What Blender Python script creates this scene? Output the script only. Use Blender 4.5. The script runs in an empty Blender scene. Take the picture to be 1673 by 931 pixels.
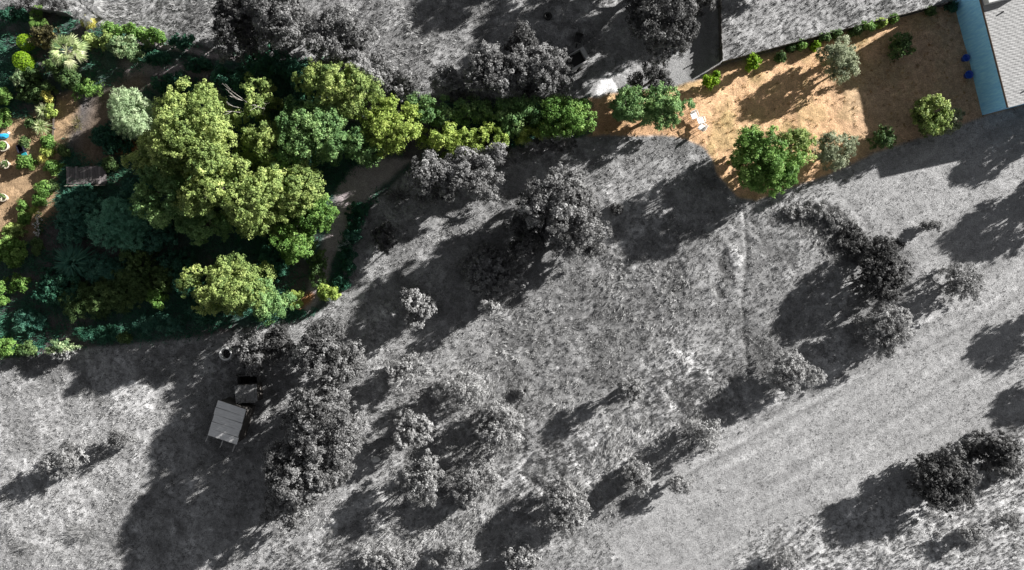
import bpy, bmesh, math, random
import numpy as np
from mathutils import Vector, Matrix

# ------------------------------------------------------------------ scale of the place
H = 65.0            # height of the drone above the ground, metres
PX = 0.05           # metres of ground per photo pixel
CX, CY = 836.5, 465.5
def W(px, py, z=0.0):
    """ground-plan position of something seen at photo pixel (px,py) whose height above ground is z"""
    s = PX * (1 - z / H)
    return ((px - CX) * s, (CY - py) * s)

scene = bpy.context.scene
COL = scene.collection
# ------------------------------------------------------------------ camera, light, exposure
cam_d = bpy.data.cameras.new('camera'); cam = bpy.data.objects.new('camera', cam_d); COL.objects.link(cam)
cam.location = (0, 0, H); cam.rotation_euler = (0, 0, 0)
cam_d.sensor_width = 36; cam_d.lens = 18 / (CX * PX / H)
cam_d.clip_end = 5000; cam_d.clip_start = 0.5
scene.camera = cam

SUN_EL = math.radians(20.0)
SUN_AZ = math.radians(31.0)        # angle of the sun above +X towards +Y, in plan
sun_vec = Vector((math.cos(SUN_EL) * math.cos(SUN_AZ), math.cos(SUN_EL) * math.sin(SUN_AZ), math.sin(SUN_EL)))
sd = bpy.data.lights.new('sun', 'SUN'); sun = bpy.data.objects.new('sun', sd); COL.objects.link(sun)
sd.energy = 5.0; sd.angle = math.radians(0.6); sd.color = (1.0, 0.975, 0.94)
sun.rotation_euler = sun_vec.to_track_quat('Z', 'Y').to_euler()
sun.location = (60, 30, 60)

world = bpy.data.worlds.new('World'); scene.world = world; world.use_nodes = True
nt = world.node_tree; nt.nodes.clear()
sky = nt.nodes.new('ShaderNodeTexSky'); sky.sky_type = 'NISHITA'; sky.sun_disc = False
sky.air_density = 0.6; sky.dust_density = 0.3; sky.altitude = 300; sky.sun_elevation = SUN_EL; sky.sun_rotation = math.pi / 2 - SUN_AZ
skybw = nt.nodes.new('ShaderNodeRGBToBW'); hsv = nt.nodes.new('ShaderNodeMix'); hsv.data_type = 'RGBA'; hsv.inputs['Factor'].default_value = 0.92   # a pale, hazy sky: grey rather than deep blue
bg = nt.nodes.new('ShaderNodeBackground'); bg.inputs[1].default_value = 0.06
out = nt.nodes.new('ShaderNodeOutputWorld')
nt.links.new(sky.outputs[0], skybw.inputs[0]); nt.links.new(sky.outputs[0], hsv.inputs[6]); nt.links.new(skybw.outputs[0], hsv.inputs[7]); nt.links.new(hsv.outputs[2], bg.inputs[0]); nt.links.new(bg.outputs[0], out.inputs[0])

scene.view_settings.view_transform = 'Standard'; scene.view_settings.look = 'None'
scene.view_settings.gamma = 1; scene.view_settings.use_curve_mapping = False
scene.view_settings.exposure = 1.38
scene.render.engine = 'CYCLES'

# ------------------------------------------------------------------ numpy noise
def _hash(ix, iy, seed):
    n = (ix.astype(np.int64) * 374761393 + iy.astype(np.int64) * 668265263 + seed * 2147483647) & 0xFFFFFFFF
    n = ((n ^ (n >> 13)) * 1274126177) & 0xFFFFFFFF
    n = n ^ (n >> 16)
    return (n & 0xFFFFFF) / float(0xFFFFFF)
def vnoise(x, y, seed=0):
    ix = np.floor(x); iy = np.floor(y); fx = x - ix; fy = y - iy
    fx = fx * fx * (3 - 2 * fx); fy = fy * fy * (3 - 2 * fy)
    a = _hash(ix, iy, seed); b = _hash(ix + 1, iy, seed); c = _hash(ix, iy + 1, seed); d = _hash(ix + 1, iy + 1, seed)
    return (a * (1 - fx) + b * fx) * (1 - fy) + (c * (1 - fx) + d * fx) * fy
def fbm(x, y, seed=0, oct=4):
    s = 0; a = 0.5; t = 0
    for k in range(oct):
        s = s + a * vnoise(x * 2 ** k + 17.3 * k, y * 2 ** k - 9.1 * k, seed + k); t += a; a *= 0.55
    return s / t

# ------------------------------------------------------------------ plan masks (photo-pixel plan units)
def inpoly(x, y, poly):
    p = np.asarray(poly, float); r = np.zeros(x.shape, bool); n = len(p)
    for i in range(n):
        x1, y1 = p[i]; x2, y2 = p[(i + 1) % n]
        if y1 == y2: continue
        c = ((y1 > y) != (y2 > y)) & (x < (x2 - x1) * (y - y1) / (y2 - y1) + x1)
        r ^= c
    return r
def dseg(x, y, line):
    d = np.full(x.shape, 1e9)
    for (x1, y1), (x2, y2) in zip(line[:-1], line[1:]):
        vx, vy = x2 - x1, y2 - y1; L = vx * vx + vy * vy + 1e-9
        t = np.clip(((x - x1) * vx + (y - y1) * vy) / L, 0, 1)
        d = np.minimum(d, np.hypot(x - x1 - t * vx, y - y1 - t * vy))
    return d
def soft(x, y, poly, w=3.0):
    d = dseg(x, y, list(poly) + [poly[0]])
    d = np.where(inpoly(x, y, poly), -d, d)
    return np.clip(0.5 - d / (2 * w), 0, 1)
def stroke(x, y, line, w, f=2.0):
    return np.clip((w / 2 + f - dseg(x, y, line)) / f, 0, 1)
def sstep(a, b, v):
    t = np.clip((v - a) / (b - a), 0, 1); return t * t * (3 - 2 * t)

COLOUR_ZONE = [(-300,10),(0,14),(60,20),(110,22),(122,28),(140,37),(170,40),(210,43),(290,60),(340,76),(400,86),(440,96),(530,97),(560,104),(600,125),(640,148),(690,157),
    (800,160),(975,160),(1000,152),(1060,148),(1098,143),(1120,136),(1148,128),(1170,106),(1300,72),(1420,40),(1560,4),(1596,-8),(1760,-60),(1810,140),(1605,190),(1560,210),(1500,226),
    (1430,250),(1340,290),(1290,306),(1235,328),(1205,322),(1172,285),(1165,262),(1150,240),(1120,226),(1080,220),(1040,222),(985,220),(940,226),(890,229),(830,243),(770,252),
    (720,262),(680,270),(655,290),(610,335),(588,370),(565,430),(548,490),(530,505),(500,522),(460,528),(380,542),(280,556),(200,563),(130,570),(80,578),(20,586),(-300,600)]

# ------------------------------------------------------------------ materials
def new_mat(name):
    m = bpy.data.materials.new(name); m.use_nodes = True
    n = m.node_tree.nodes; p = n['Principled BSDF']; return m, m.node_tree, p
def N(t, kind, **kw):
    o = t.nodes.new(kind)
    for k, v in kw.items(): setattr(o, k, v)
    return o
_mc = {}
def plain(name, col, rough=0.7, var=0.25, scale=8.0, bump=0.15, metal=0.0, stretch=None):
    """procedural material: base colour broken up by noise, with a little bump"""
    if name in _mc: return _mc[name]
    m, t, p = new_mat(name)
    tc = N(t, 'ShaderNodeTexCoord'); mp = N(t, 'ShaderNodeMapping')
    if stretch: mp.inputs['Scale'].default_value = stretch
    t.links.new(tc.outputs['Object'], mp.inputs[0])
    nz = N(t, 'ShaderNodeTexNoise'); nz.inputs['Scale'].default_value = scale; nz.inputs['Detail'].default_value = 6; nz.inputs['Roughness'].default_value = 0.65
    t.links.new(mp.outputs[0], nz.inputs['Vector'])
    cr = N(t, 'ShaderNodeValToRGB')
    cr.color_ramp.elements[0].position = 0.3; cr.color_ramp.elements[1].position = 0.72
    cr.color_ramp.elements[0].color = tuple(c * (1 - var) for c in col) + (1,)
    cr.color_ramp.elements[1].color = tuple(min(1, c * (1 + var)) for c in col) + (1,)
    t.links.new(nz.outputs[0], cr.inputs[0]); t.links.new(cr.outputs[0], p.inputs['Base Color'])
    p.inputs['Roughness'].default_value = rough; p.inputs['Metallic'].default_value = metal
    b = N(t, 'ShaderNodeBump'); b.inputs['Strength'].default_value = bump; b.inputs['Distance'].default_value = 0.02
    t.links.new(nz.outputs[0], b.inputs['Height']); t.links.new(b.outputs[0], p.inputs['Normal'])
    _mc[name] = m; return m
def leafmat(name, dark, mid, light, trans=0.36):
    """leaf colour picked per leaf by the 'tone' attribute; 'grey' attribute takes the colour out (the hand-toned half of the plot)"""
    if name in _mc: return _mc[name]
    m, t, p = new_mat(name)
    a = N(t, 'ShaderNodeAttribute', attribute_name='tone'); g = N(t, 'ShaderNodeAttribute', attribute_name='grey')
    cr = N(t, 'ShaderNodeValToRGB'); e = cr.color_ramp.elements
    G = 1.0 if name.endswith('grass') or 'grey' in name else (2.05 if 'oak' in name or 'yellow' in name else 1.5)
    dark, mid, light = [tuple(min(.85, v * G) for v in c) for c in (dark, mid, light)]
    e[0].color = dark + (1,); e[1].color = light + (1,); k = e.new(0.5); k.color = mid + (1,)
    t.links.new(a.outputs['Fac'], cr.inputs[0])
    bw = N(t, 'ShaderNodeRGBToBW'); t.links.new(cr.outputs[0], bw.inputs[0])
    mx = N(t, 'ShaderNodeMix', data_type='RGBA'); t.links.new(g.outputs['Fac'], mx.inputs['Factor'])
    t.links.new(cr.outputs[0], mx.inputs[6]); t.links.new(bw.outputs[0], mx.inputs[7])
    t.links.new(mx.outputs[2], p.inputs['Base Color'])
    p.inputs['Roughness'].default_value = 0.6
    p.inputs['Specular IOR Level'].default_value = 0.25
    tr = N(t, 'ShaderNodeBsdfTranslucent'); t.links.new(mx.outputs[2], tr.inputs[0])
    ms = N(t, 'ShaderNodeMixShader'); ms.inputs[0].default_value = trans
    t.links.new(p.outputs[0], ms.inputs[1]); t.links.new(tr.outputs[0], ms.inputs[2])
    t.links.new(ms.outputs[0], t.nodes['Material Output'].inputs[0])
    _mc[name] = m; return m
def g3(v): return (v, v, v)
FOL = {
 'oak':    lambda: leafmat('oak_leaf', (.045,.076,.022), (.124,.168,.052), (.262,.30,.105)),
 'oak2':   lambda: leafmat('green_oak_leaf', (.034,.075,.028), (.085,.15,.055), (.18,.25,.10)),
 'yellow': lambda: leafmat('yellow_green_leaf', (.062,.095,.02), (.15,.20,.045), (.30,.34,.10)),
 'lime':   lambda: leafmat('lime_leaf', (.06,.12,.008), (.13,.23,.012), (.25,.36,.02)),
 'bright': lambda: leafmat('bright_leaf', (.04,.09,.02), (.10,.19,.042), (.21,.31,.09)),
 'mid':    lambda: leafmat('mid_green_leaf', (.03,.06,.022), (.07,.12,.042), (.14,.20,.07)),
 'deep':   lambda: leafmat('deep_shade_leaf', (.014,.054,.036), (.028,.095,.060), (.055,.14,.078)),  # dark teal of the garden's shade put into the leaf colour
 'teal':   lambda: leafmat('teal_shade_leaf', (.026,.090,.066), (.052,.145,.105), (.095,.21,.14)),  # leaf colour tinted with the teal cast of the garden's shade
 'feather': lambda: leafmat('feathery_leaf', (.06,.17,.12), (.11,.26,.18), (.17,.36,.24)),
 'willow': lambda: leafmat('pale_willow_leaf', (.12,.18,.09), (.25,.33,.19), (.45,.52,.34)),
 'olive':  lambda: leafmat('olive_leaf', (.09,.115,.07), (.20,.225,.145), (.35,.37,.255)),
 'pale':   lambda: leafmat('pale_leaf', (.06,.11,.05), (.14,.21,.10), (.36,.40,.24)),
 'palm':   lambda: leafmat('palm_leaf', (.07,.12,.05), (.25,.32,.13), (.60,.60,.38)),
 'straw':  lambda: leafmat('straw_yellow_leaf', (.14,.14,.03), (.30,.28,.07), (.50,.46,.17)),
 'brownbush': lambda: leafmat('brown_green_leaf', (.05,.055,.025), (.11,.10,.05), (.22,.19,.06)),
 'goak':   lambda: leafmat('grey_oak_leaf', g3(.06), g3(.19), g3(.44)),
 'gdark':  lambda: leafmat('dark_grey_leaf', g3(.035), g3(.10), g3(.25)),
 'glight': lambda: leafmat('light_grey_leaf', g3(.20), g3(.34), g3(.56)),
 'gmid':   lambda: leafmat('mid_grey_leaf', g3(.13), g3(.28), g3(.52)),
}
def BARK(): return plain('bark', (.16,.135,.115), .9, .4, 12, .5)
def BARK_G(): return plain('grey_bark', (.15,.15,.15), .9, .4, 12, .5)
def DEADWOOD(): return plain('bleached_wood', (.40,.37,.34), .8, .25, 14, .3)

# ------------------------------------------------------------------ objects and tags
def tag(o, label=None, cat=None, group=None, kind=None):
    if label: o['label'] = label
    if cat: o['category'] = cat
    if group: o['group'] = group
    if kind: o['kind'] = kind
    return o
def empty(name, loc, rz=0.0, label=None, cat=None, group=None):
    o = bpy.data.objects.new(name, None); COL.objects.link(o); o.location = loc; o.rotation_euler = (0, 0, rz)
    o.empty_display_size = 0.3
    return tag(o, label, cat, group)
def link(name, me, mat, parent=None):
    o = bpy.data.objects.new(name, me); COL.objects.link(o)
    if mat: me.materials.append(mat)
    if parent: o.parent = parent
    return o
def obj(name, bm, mat, parent=None, smooth=False):
    me = bpy.data.meshes.new(name); bmesh.ops.recalc_face_normals(bm, faces=bm.faces[:])
    bm.to_mesh(me); bm.free()
    if smooth:
        for f in me.polygons: f.use_smooth = True
    return link(name, me, mat, parent)
def bx(bm, c, s, rot=None, bevel=0.0):
    r = bmesh.ops.create_cube(bm, size=1.0); v = r['verts']
    M = Matrix.Translation(Vector(c)) @ (rot.to_4x4() if rot is not None else Matrix.Identity(4)) @ Matrix.Diagonal((*s, 1))
    bmesh.ops.transform(bm, matrix=M, verts=v)
    if bevel > 0:
        es = list({e for q in v for e in q.link_edges})
        bmesh.ops.bevel(bm, geom=es, offset=bevel, segments=2, affect='EDGES', profile=0.7)
def tube(bm, pts, rad, seg=7, cap=True):
    """tapered tube through points"""
    rings = []; n = len(pts); pts = [Vector(p) for p in pts]
    for i, p in enumerate(pts):
        d = (pts[min(i + 1, n - 1)] - pts[max(i - 1, 0)]).normalized()
        u = d.cross(Vector((0.31, 0.17, 0.93)) if abs(d.z) < 0.9 else Vector((1, 0.1, 0))).normalized(); w = d.cross(u)
        r = rad[i] if hasattr(rad, '__len__') else rad
        rings.append([bm.verts.new(p + u * (r * math.cos(2 * math.pi * k / seg)) + w * (r * math.sin(2 * math.pi * k / seg))) for k in range(seg)])
    for a, b in zip(rings[:-1], rings[1:]):
        for k in range(seg): bm.faces.new((a[k], a[(k + 1) % seg], b[(k + 1) % seg], b[k]))
    if cap:
        bm.faces.new(rings[0][::-1]); bm.faces.new(rings[-1])
def lathe(bm, prof, seg=24, c=(0, 0, 0)):
    rings = [[bm.verts.new((c[0] + r * math.cos(2 * math.pi * k / seg), c[1] + r * math.sin(2 * math.pi * k / seg), c[2] + z)) for k in range(seg)] for r, z in prof]
    for a, b in zip(rings[:-1], rings[1:]):
        for k in range(seg): bm.faces.new((a[k], a[(k + 1) % seg], b[(k + 1) % seg], b[k]))
    return rings

def quads_mesh(name, V, tone, grey=None, tris=False):
    """V: (n,4,3) leaf corners -> mesh with per-leaf attributes"""
    k = V.shape[1]; n = V.shape[0]
    me = bpy.data.meshes.new(name)
    me.vertices.add(n * k); me.vertices.foreach_set('co', V.reshape(-1).astype(np.float32))
    me.loops.add(n * k); me.loops.foreach_set('vertex_index', np.arange(n * k, dtype=np.int32))
    me.polygons.add(n); me.polygons.foreach_set('loop_start', np.arange(0, n * k, k, dtype=np.int32))
    me.polygons.foreach_set('loop_total', np.full(n, k, dtype=np.int32))
    me.update(calc_edges=True)
    a = me.attributes.new('tone', 'FLOAT', 'FACE'); a.data.foreach_set('value', np.clip(tone, 0, 1).astype(np.float32))
    a = me.attributes.new('grey', 'FLOAT', 'FACE'); a.data.foreach_set('value', (np.zeros(n) if grey is None else grey).astype(np.float32))
    return me

# ------------------------------------------------------------------ GROUND: one sheet, fine in the middle, coarse to the horizon
def ground_fields(x, y):
    """albedo (rgb) and height at plan position in photo-plan pixels (arrays)"""
    X = (x - CX) * PX; Y = (CY - y) * PX
    wob = (fbm(X * .9, Y * .9, 5, 3) - .5) * 14
    wob2 = (fbm(X * 2.5, Y * 2.5, 9, 3) - .5) * 10
    xw, yw = x + wob2 * .6, y + wob * .6
    zone = soft(x + wob2 * .25, y + wob2 * .25, COLOUR_ZONE, 2.5)
    n_big = fbm(X * .16, Y * .16, 21, 4); n_mid = fbm(X * .8, Y * .8, 31, 4); n_fine = fbm(X * 3.2, Y * 3.2, 41, 4)
    # dry grass combed along the slope direction of the mowing
    ca, sa = math.cos(math.radians(29)), math.sin(math.radians(29))
    U = X * ca + Y * sa; V = -X * sa + Y * ca
    n_str = fbm(U * .22, V * 1.6, 51, 4)
    # ---- grey half
    n_pat = sstep(.50, .68, fbm(X * .45 + 3, Y * .45, 131, 4)); n_lit = sstep(.60, .75, fbm(X * 1.3, Y * 1.3, 141, 4))
    g = .33 * (0.55 + .45 * n_big / .5) * (0.66 + .68 * n_mid) * (.72 + .56 * n_fine) * (1 - .32 * n_pat) * (1 + .45 * n_lit)
    mown = soft(xw, yw, [(1010,931),(1000,870),(1090,770),(1190,700),(1340,625),(1420,560),(1480,520),(1500,440),(1420,380),(1330,320),(1250,318),(1420,252),(1600,192),(2000,100),(2000,560),(1620,700),(1420,810),(1230,880),(1180,960),(1000,1000)], 14)
    n_str2 = fbm(U * .35, V * 4.0, 53, 3)
    gm = .36 * (0.62 + .44 * n_str + .32 * n_str2) * (.88 + .24 * n_mid) * (.86 + .28 * n_fine)
    g = g * (1 - mown) + gm * mown
    # wheel marks through the mown strip
    for (x1, y1, x2, y2, s) in ((980,850,1660,488,.85),(1000,838,1660,470,1.12),(1230,800,1680,560,.86),(1240,812,1680,574,1.1),(1180,700,1560,500,1.16),(1240,690,1500,548,.86),(1110,800,1420,640,1.1)):
        k = stroke(xw, yw, [(x1, y1), (x2, y2)], 3, 5); g = g * (1 + 1.7 * (s - 1) * k * (.3 + 1.2 * n_mid))
    verge = soft(xw, yw, [(1180,1000),(1230,885),(1420,815),(1600,735),(2000,640),(2000,1200),(1100,1200)], 14)
    g = g * (1 - verge) + .50 * (.72 + .56 * n_mid) * (.8 + .4 * n_fine) * verge
    tall = soft(xw, yw, [(840,740),(900,735),(980,690),(1040,650),(1050,590),(1090,560),(1200,600),(1210,660),(1130,720),(1050,770),(980,830),(940,800),(800,830),(700,900),(600,931),(420,931),(440,890),(560,860),(700,840)], 20)
    g = g * (1 + tall * (.22 + .5 * (fbm(U * .9, V * .5, 61, 3) - .45)))
    lowleft = soft(xw, yw, [(-300,620),(250,600),(260,700),(230,820),(330,940),(-300,1100)], 20)
    g = g * (1 + .16 * lowleft)
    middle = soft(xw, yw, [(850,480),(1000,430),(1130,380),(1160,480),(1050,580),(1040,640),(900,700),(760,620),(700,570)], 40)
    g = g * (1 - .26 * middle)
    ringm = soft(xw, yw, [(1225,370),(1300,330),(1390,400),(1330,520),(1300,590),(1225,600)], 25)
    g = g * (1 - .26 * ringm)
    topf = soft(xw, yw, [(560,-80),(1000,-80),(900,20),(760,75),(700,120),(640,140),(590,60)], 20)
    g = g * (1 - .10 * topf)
    ne = soft(xw, yw, [(1176,-100),(1176,103),(1300,68),(1560,0),(1700,-60)], 6)
    g = g * (1 - ne) + .37 * (.62 + .7 * n_mid * n_big / .5) * (.75 + .5 * n_fine) * ne
    scr = soft(xw, yw, [(1285,345),(1340,330),(1395,338),(1425,390),(1490,410),(1480,440),(1400,450),(1350,400)], 16) * sstep(.38, .55, n_mid * .6 + n_fine * .4); g = g * (1 - .55 * scr)
    # marks in the meadow
    g *= 1 - .35 * stroke(xw, yw, [(1217,345),(1222,420),(1213,490),(1218,560),(1224,610)], 2.5, 3)
    g *= 1 + .2 * stroke(xw, yw, [(1212,350),(1216,420),(1208,480)], 3, 4)
    g *= 1 + .5 * stroke(xw, yw, [(1196,372),(1180,405),(1166,440),(1160,480),(1170,505)], 5, 5) * (.2 + .6 * n_mid)
    g *= 1 + .5 * stroke(xw, yw, [(1240,352),(1290,330),(1350,325),(1390,350),(1412,392)], 7, 7) * (.3 + n_mid)
    g *= 1 + .22 * stroke(xw, yw, [(895,680),(880,720),(850,760),(825,800)], 6, 5)
    g *= 1 + .2 * stroke(xw, yw, [(430,895),(490,880),(560,850),(640,790),(700,750)], 9, 12)
    mound = stroke(xw, yw, [(1196,410),(1204,428)], 11, 6); g = g * (1 - mound) + .55 * mound
    pits = np.maximum.reduce([stroke(xw, yw, [(1178,428),(1182,440)], 10, 5), stroke(xw, yw, [(1172,470),(1178,480)], 9, 5), stroke(xw, yw, [(1190,450),(1182,456)], 7, 5)])
    g = g * (1 - .55 * pits)
    # worn soil round the sheds, lighter dry track
    shed = soft(xw, yw, [(320,640),(420,560),(480,560),(470,640),(430,760),(330,780)], 25); g = g * (1 - .25 * shed)
    # gravel yard at the top, and the track beside the fence
    yard = soft(xw, yw, [(940,168),(958,150),(985,122),(1012,120),(1018,132),(1045,108),(1118,92),(1125,132),(1090,150),(1000,165)], 4)
    g = g * (1 - yard) + .34 * (.85 + .3 * n_mid) * yard
    lime = soft(xw + wob * .4, yw + wob2 * .4, [(970,162),(977,142),(982,122),(996,113),(1012,120),(1008,134),(1014,148),(994,148),(986,162)], 3) * sstep(.34, .44, n_mid * .4 + n_fine * .6)
    g = g * (1 - lime) + .85 * lime
    road_shade = soft(x + wob2 * .3, y, [(1126,-300),(1163,-300),(1163,112),(1148,128),(1122,138)], 5)
    g = g * (1 - road_shade) + .20 * (.9 + .2 * n_fine) * road_shade  # track surface, with the fence's shadow painted in as a darker grey
    grey = np.stack([g, g, g * 1.01], -1)
    # ---- coloured half
    lot = soft(xw, yw, [(960,230),(960,150),(1100,140),(1150,120),(1600,-20),(1900,-60),(1900,160),(1600,200),(1220,340),(1150,300)], 8)
    soil = np.array([.14,.13,.13]); straw = np.array([.92,.595,.355]); rust = np.array([.36,.20,.11]); sage = np.array([.50,.39,.18]); sand = np.array([.52,.36,.22]); pathc = np.array([.50,.44,.45])
    c = soil * (.7 + .6 * n_mid[..., None]) * (.8 + .4 * n_fine[..., None])  # soil greyed to carry the cool cast of the garden's shade
    gard = soft(xw, yw, [(-60,10),(120,20),(210,45),(400,88),(530,97),(700,165),(960,165),(960,225),(680,268),(600,335),(555,480),(500,520),(280,556),(-60,585)], 8) * sstep(.30, .52, fbm(X * .28, Y * .28, 91, 3) + .10 * soft(xw, yw, [(60,480),(300,500),(480,490),(480,530),(280,556),(-40,590),(-40,530)], 25))
    gard = gard * (1 - soft(xw, yw, [(115,150),(165,150),(230,110),(345,100),(340,130),(240,140),(200,170),(180,220),(195,262),(150,262),(110,240)], 10))
    c = c * (1 - .8 * gard[..., None]) + np.array([.06,.135,.11]) * (.6 + .8 * n_fine[..., None]) * .8 * gard[..., None]  # blue-green cast of the garden's shade painted into the floor colour
    left = np.maximum.reduce([soft(xw, yw, [(-300,195),(45,190),(95,160),(118,150),(128,172),(120,205),(106,238),(95,300),(95,340),(60,385),(0,400),(-300,400)], 8)])
    c = c * (1 - left[..., None]) + sand * ((.78 + .3 * n_mid) * (.82 + .36 * n_fine))[..., None] * left[..., None]
    k = sstep(.50, .64, n_mid)[..., None]
    s = straw * (1 - .42 * k) + sage * .85 * .42 * k
    k = (sstep(.55, .7, fbm(X * .35, Y * .35, 71, 3)))[..., None]; s = s * (1 - .55 * k) + sage * .55 * k
    house_shade = soft(xw, yw, [(1370,130),(1500,20),(1620,-40),(1800,-60),(1800,200),(1600,205),(1430,260)], 40)[..., None]
    s = s * (1 - .55 * house_shade) + np.array([.46,.36,.29]) * .55 * house_shade  # darker tone of the house's cast shadow, painted into the straw
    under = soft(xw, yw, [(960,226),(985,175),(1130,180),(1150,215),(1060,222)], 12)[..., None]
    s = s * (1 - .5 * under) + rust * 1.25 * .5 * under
    s = s * ((.80 + .34 * n_mid) * (.74 + .52 * n_fine))[..., None]
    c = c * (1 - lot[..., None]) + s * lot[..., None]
    path = soft(xw, yw, [(552,305),(578,272),(640,256),(668,262),(640,288),(598,328),(570,368),(543,430),(524,488),(506,510),(492,506),(512,445),(536,372)], 4)
    trail = stroke(xw, yw, [(228,70),(290,78),(345,90),(420,98)], 4, 5)
    trail2 = stroke(xw, yw, [(210,112),(260,108),(330,120)], 12, 10) * .6
    pk = np.maximum(np.maximum(path, trail), trail2)[..., None]
    c = c * (1 - pk) + pathc * (.85 + .3 * n_fine[..., None]) * pk
    strip = soft(xw, yw, [(150,180),(165,150),(230,120),(240,140),(190,170),(180,220),(200,290),(150,300),(120,260)], 15)[..., None]
    c = c * (1 - .5 * strip) + sand * .7 * .5 * strip * (.7 + .6 * n_fine[..., None])
    orange = np.maximum.reduce([stroke(xw, yw, [(195,243),(215,236)], 16, 8), stroke(xw, yw, [(232,225),(238,222)], 12, 8), stroke(xw, yw, [(488,500),(506,484)], 10, 6)])[..., None]
    c = c * (1 - orange) + np.array([.55,.28,.13]) * orange
    # duller tone of the house's shade, painted into the ground past its end
    end_shade = soft(xw, yw, [(1610,188),(1700,160),(1700,230),(1560,250),(1420,300),(1400,270)], 25)[..., None]
    c = c * (1 - .6 * end_shade) + np.array([.23,.20,.18]) * .6 * end_shade
    z = zone[..., None]
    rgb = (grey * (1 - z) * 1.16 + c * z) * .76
    # ---- height
    h = (n_big - .5) * .25 + (n_mid - .5) * .16 + (n_fine - .5) * .07
    rough = 1 - .55 * mown * (1 - verge) - .75 * np.maximum(np.maximum(yard, road_shade), path * zone)
    h = h * np.clip(rough, .1, 1)
    h = h + tall * (fbm(U * 1.0, V * .55, 61, 3) - .45) * .30 + middle * (n_mid - .5) * .08 + verge * (n_mid - .45) * .09
    h = h - .08 * pits + .10 * mound
    for ln, w, dep in (([(1050,585),(1075,622),(1112,668)], 2, .05), ([(840,695),(858,735),(820,800)], 3, .08), ([(900,810),(850,770),(870,740)], 3, .08),
                       ([(1217,345),(1222,420),(1213,490),(1218,560),(1224,610)], 2, .05), ([(1010,690),(1070,720),(1090,740)], 3, .08)):
        h = h - dep * stroke(xw, yw, ln, w, 5) * (.4 + n_mid)
    h = h + .05 * stroke(xw, yw, [(1240,352),(1290,330),(1350,325),(1390,350),(1412,392)], 9, 9)
    # ploughing edge along the mown strip
    edge = stroke(xw, yw, [(1000,850),(1090,770),(1190,700),(1340,625),(1440,555)], 5, 14); h = h + .09 * edge * n_mid * 2
    far = np.clip((np.hypot(x - CX, y - CY) - 1400) / 3000, 0, 1); h = h * (1 - far)
    return rgb, h, zone

def ground_axis(lo, hi, step, far):
    mid = np.arange(lo, hi + .1, step)
    l = lo - np.array(far[::-1]); r = mid[-1] + np.array(far)
    return np.concatenate([l, mid, r])
def build_ground():
    far = [30, 80, 180, 400, 900, 2000, 4500, 10000, 16000]
    xs = ground_axis(-160, 1840, 2.4, far); ys = ground_axis(-150, 1080, 2.4, far)
    gx, gy = np.meshgrid(xs, ys)
    rgb, h, zone = ground_fields(gx, gy)
    nx, ny = len(xs), len(ys)
    co = np.stack([(gx - CX) * PX, (CY - gy) * PX, h], -1).reshape(-1, 3)
    me = bpy.data.meshes.new('ground')
    me.vertices.add(nx * ny); me.vertices.foreach_set('co', co.reshape(-1).astype(np.float32))
    i = np.arange(nx * ny).reshape(ny, nx)
    f = np.stack([i[:-1, :-1], i[1:, :-1], i[1:, 1:], i[:-1, 1:]], -1).reshape(-1, 4)
    nf = len(f)
    me.loops.add(nf * 4); me.loops.foreach_set('vertex_index', f.reshape(-1).astype(np.int32))
    me.polygons.add(nf); me.polygons.foreach_set('loop_start', np.arange(0, nf * 4, 4, dtype=np.int32)); me.polygons.foreach_set('loop_total', np.full(nf, 4, dtype=np.int32))
    me.polygons.foreach_set('use_smooth', np.ones(nf, bool))
    me.update(calc_edges=True)
    a = me.attributes.new('soil', 'FLOAT_COLOR', 'POINT')
    a.data.foreach_set('color', np.concatenate([rgb.reshape(-1, 3), np.ones((nx * ny, 1))], 1).reshape(-1).astype(np.float32))
    m, t, p = new_mat('ground')
    at = N(t, 'ShaderNodeAttribute', attribute_name='soil'); tc = N(t, 'ShaderNodeTexCoord')
    n1 = N(t, 'ShaderNodeTexNoise'); n1.inputs['Scale'].default_value = 10; n1.inputs['Detail'].default_value = 8; n1.inputs['Roughness'].default_value = .75
    n2 = N(t, 'ShaderNodeTexNoise'); n2.inputs['Scale'].default_value = 2.2; n2.inputs['Detail'].default_value = 6; n2.inputs['Roughness'].default_value = .7
    t.links.new(tc.outputs['Object'], n1.inputs['Vector']); t.links.new(tc.outputs['Object'], n2.inputs['Vector'])
    mr = N(t, 'ShaderNodeMapRange'); mr.inputs[1].default_value = .3; mr.inputs[2].default_value = .7; mr.inputs[3].default_value = .42; mr.inputs[4].default_value = 1.58
    t.links.new(n1.outputs[0], mr.inputs[0])
    mr2 = N(t, 'ShaderNodeMapRange'); mr2.inputs[1].default_value = .3; mr2.inputs[2].default_value = .7; mr2.inputs[3].default_value = .8; mr2.inputs[4].default_value = 1.2
    t.links.new(n2.outputs[0], mr2.inputs[0])
    mu = N(t, 'ShaderNodeMath', operation='MULTIPLY'); t.links.new(mr.outputs[0], mu.inputs[0]); t.links.new(mr2.outputs[0], mu.inputs[1])
    vm = N(t, 'ShaderNodeVectorMath', operation='SCALE'); t.links.new(at.outputs['Color'], vm.inputs[0]); t.links.new(mu.outputs[0], vm.inputs['Scale'])
    t.links.new(vm.outputs[0], p.inputs['Base Color']); p.inputs['Roughness'].default_value = .95; p.inputs['Specular IOR Level'].default_value = .1
    b = N(t, 'ShaderNodeBump'); b.inputs['Strength'].default_value = .8; b.inputs['Distance'].default_value = .08
    t.links.new(n1.outputs[0], b.inputs['Height']); t.links.new(b.outputs[0], p.inputs['Normal'])
    o = link('ground', me, m); tag(o, kind='structure')
    return gx, gy, h
GX, GY, GH = build_ground()
_x0, _y0 = -160.0, -150.0
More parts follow.
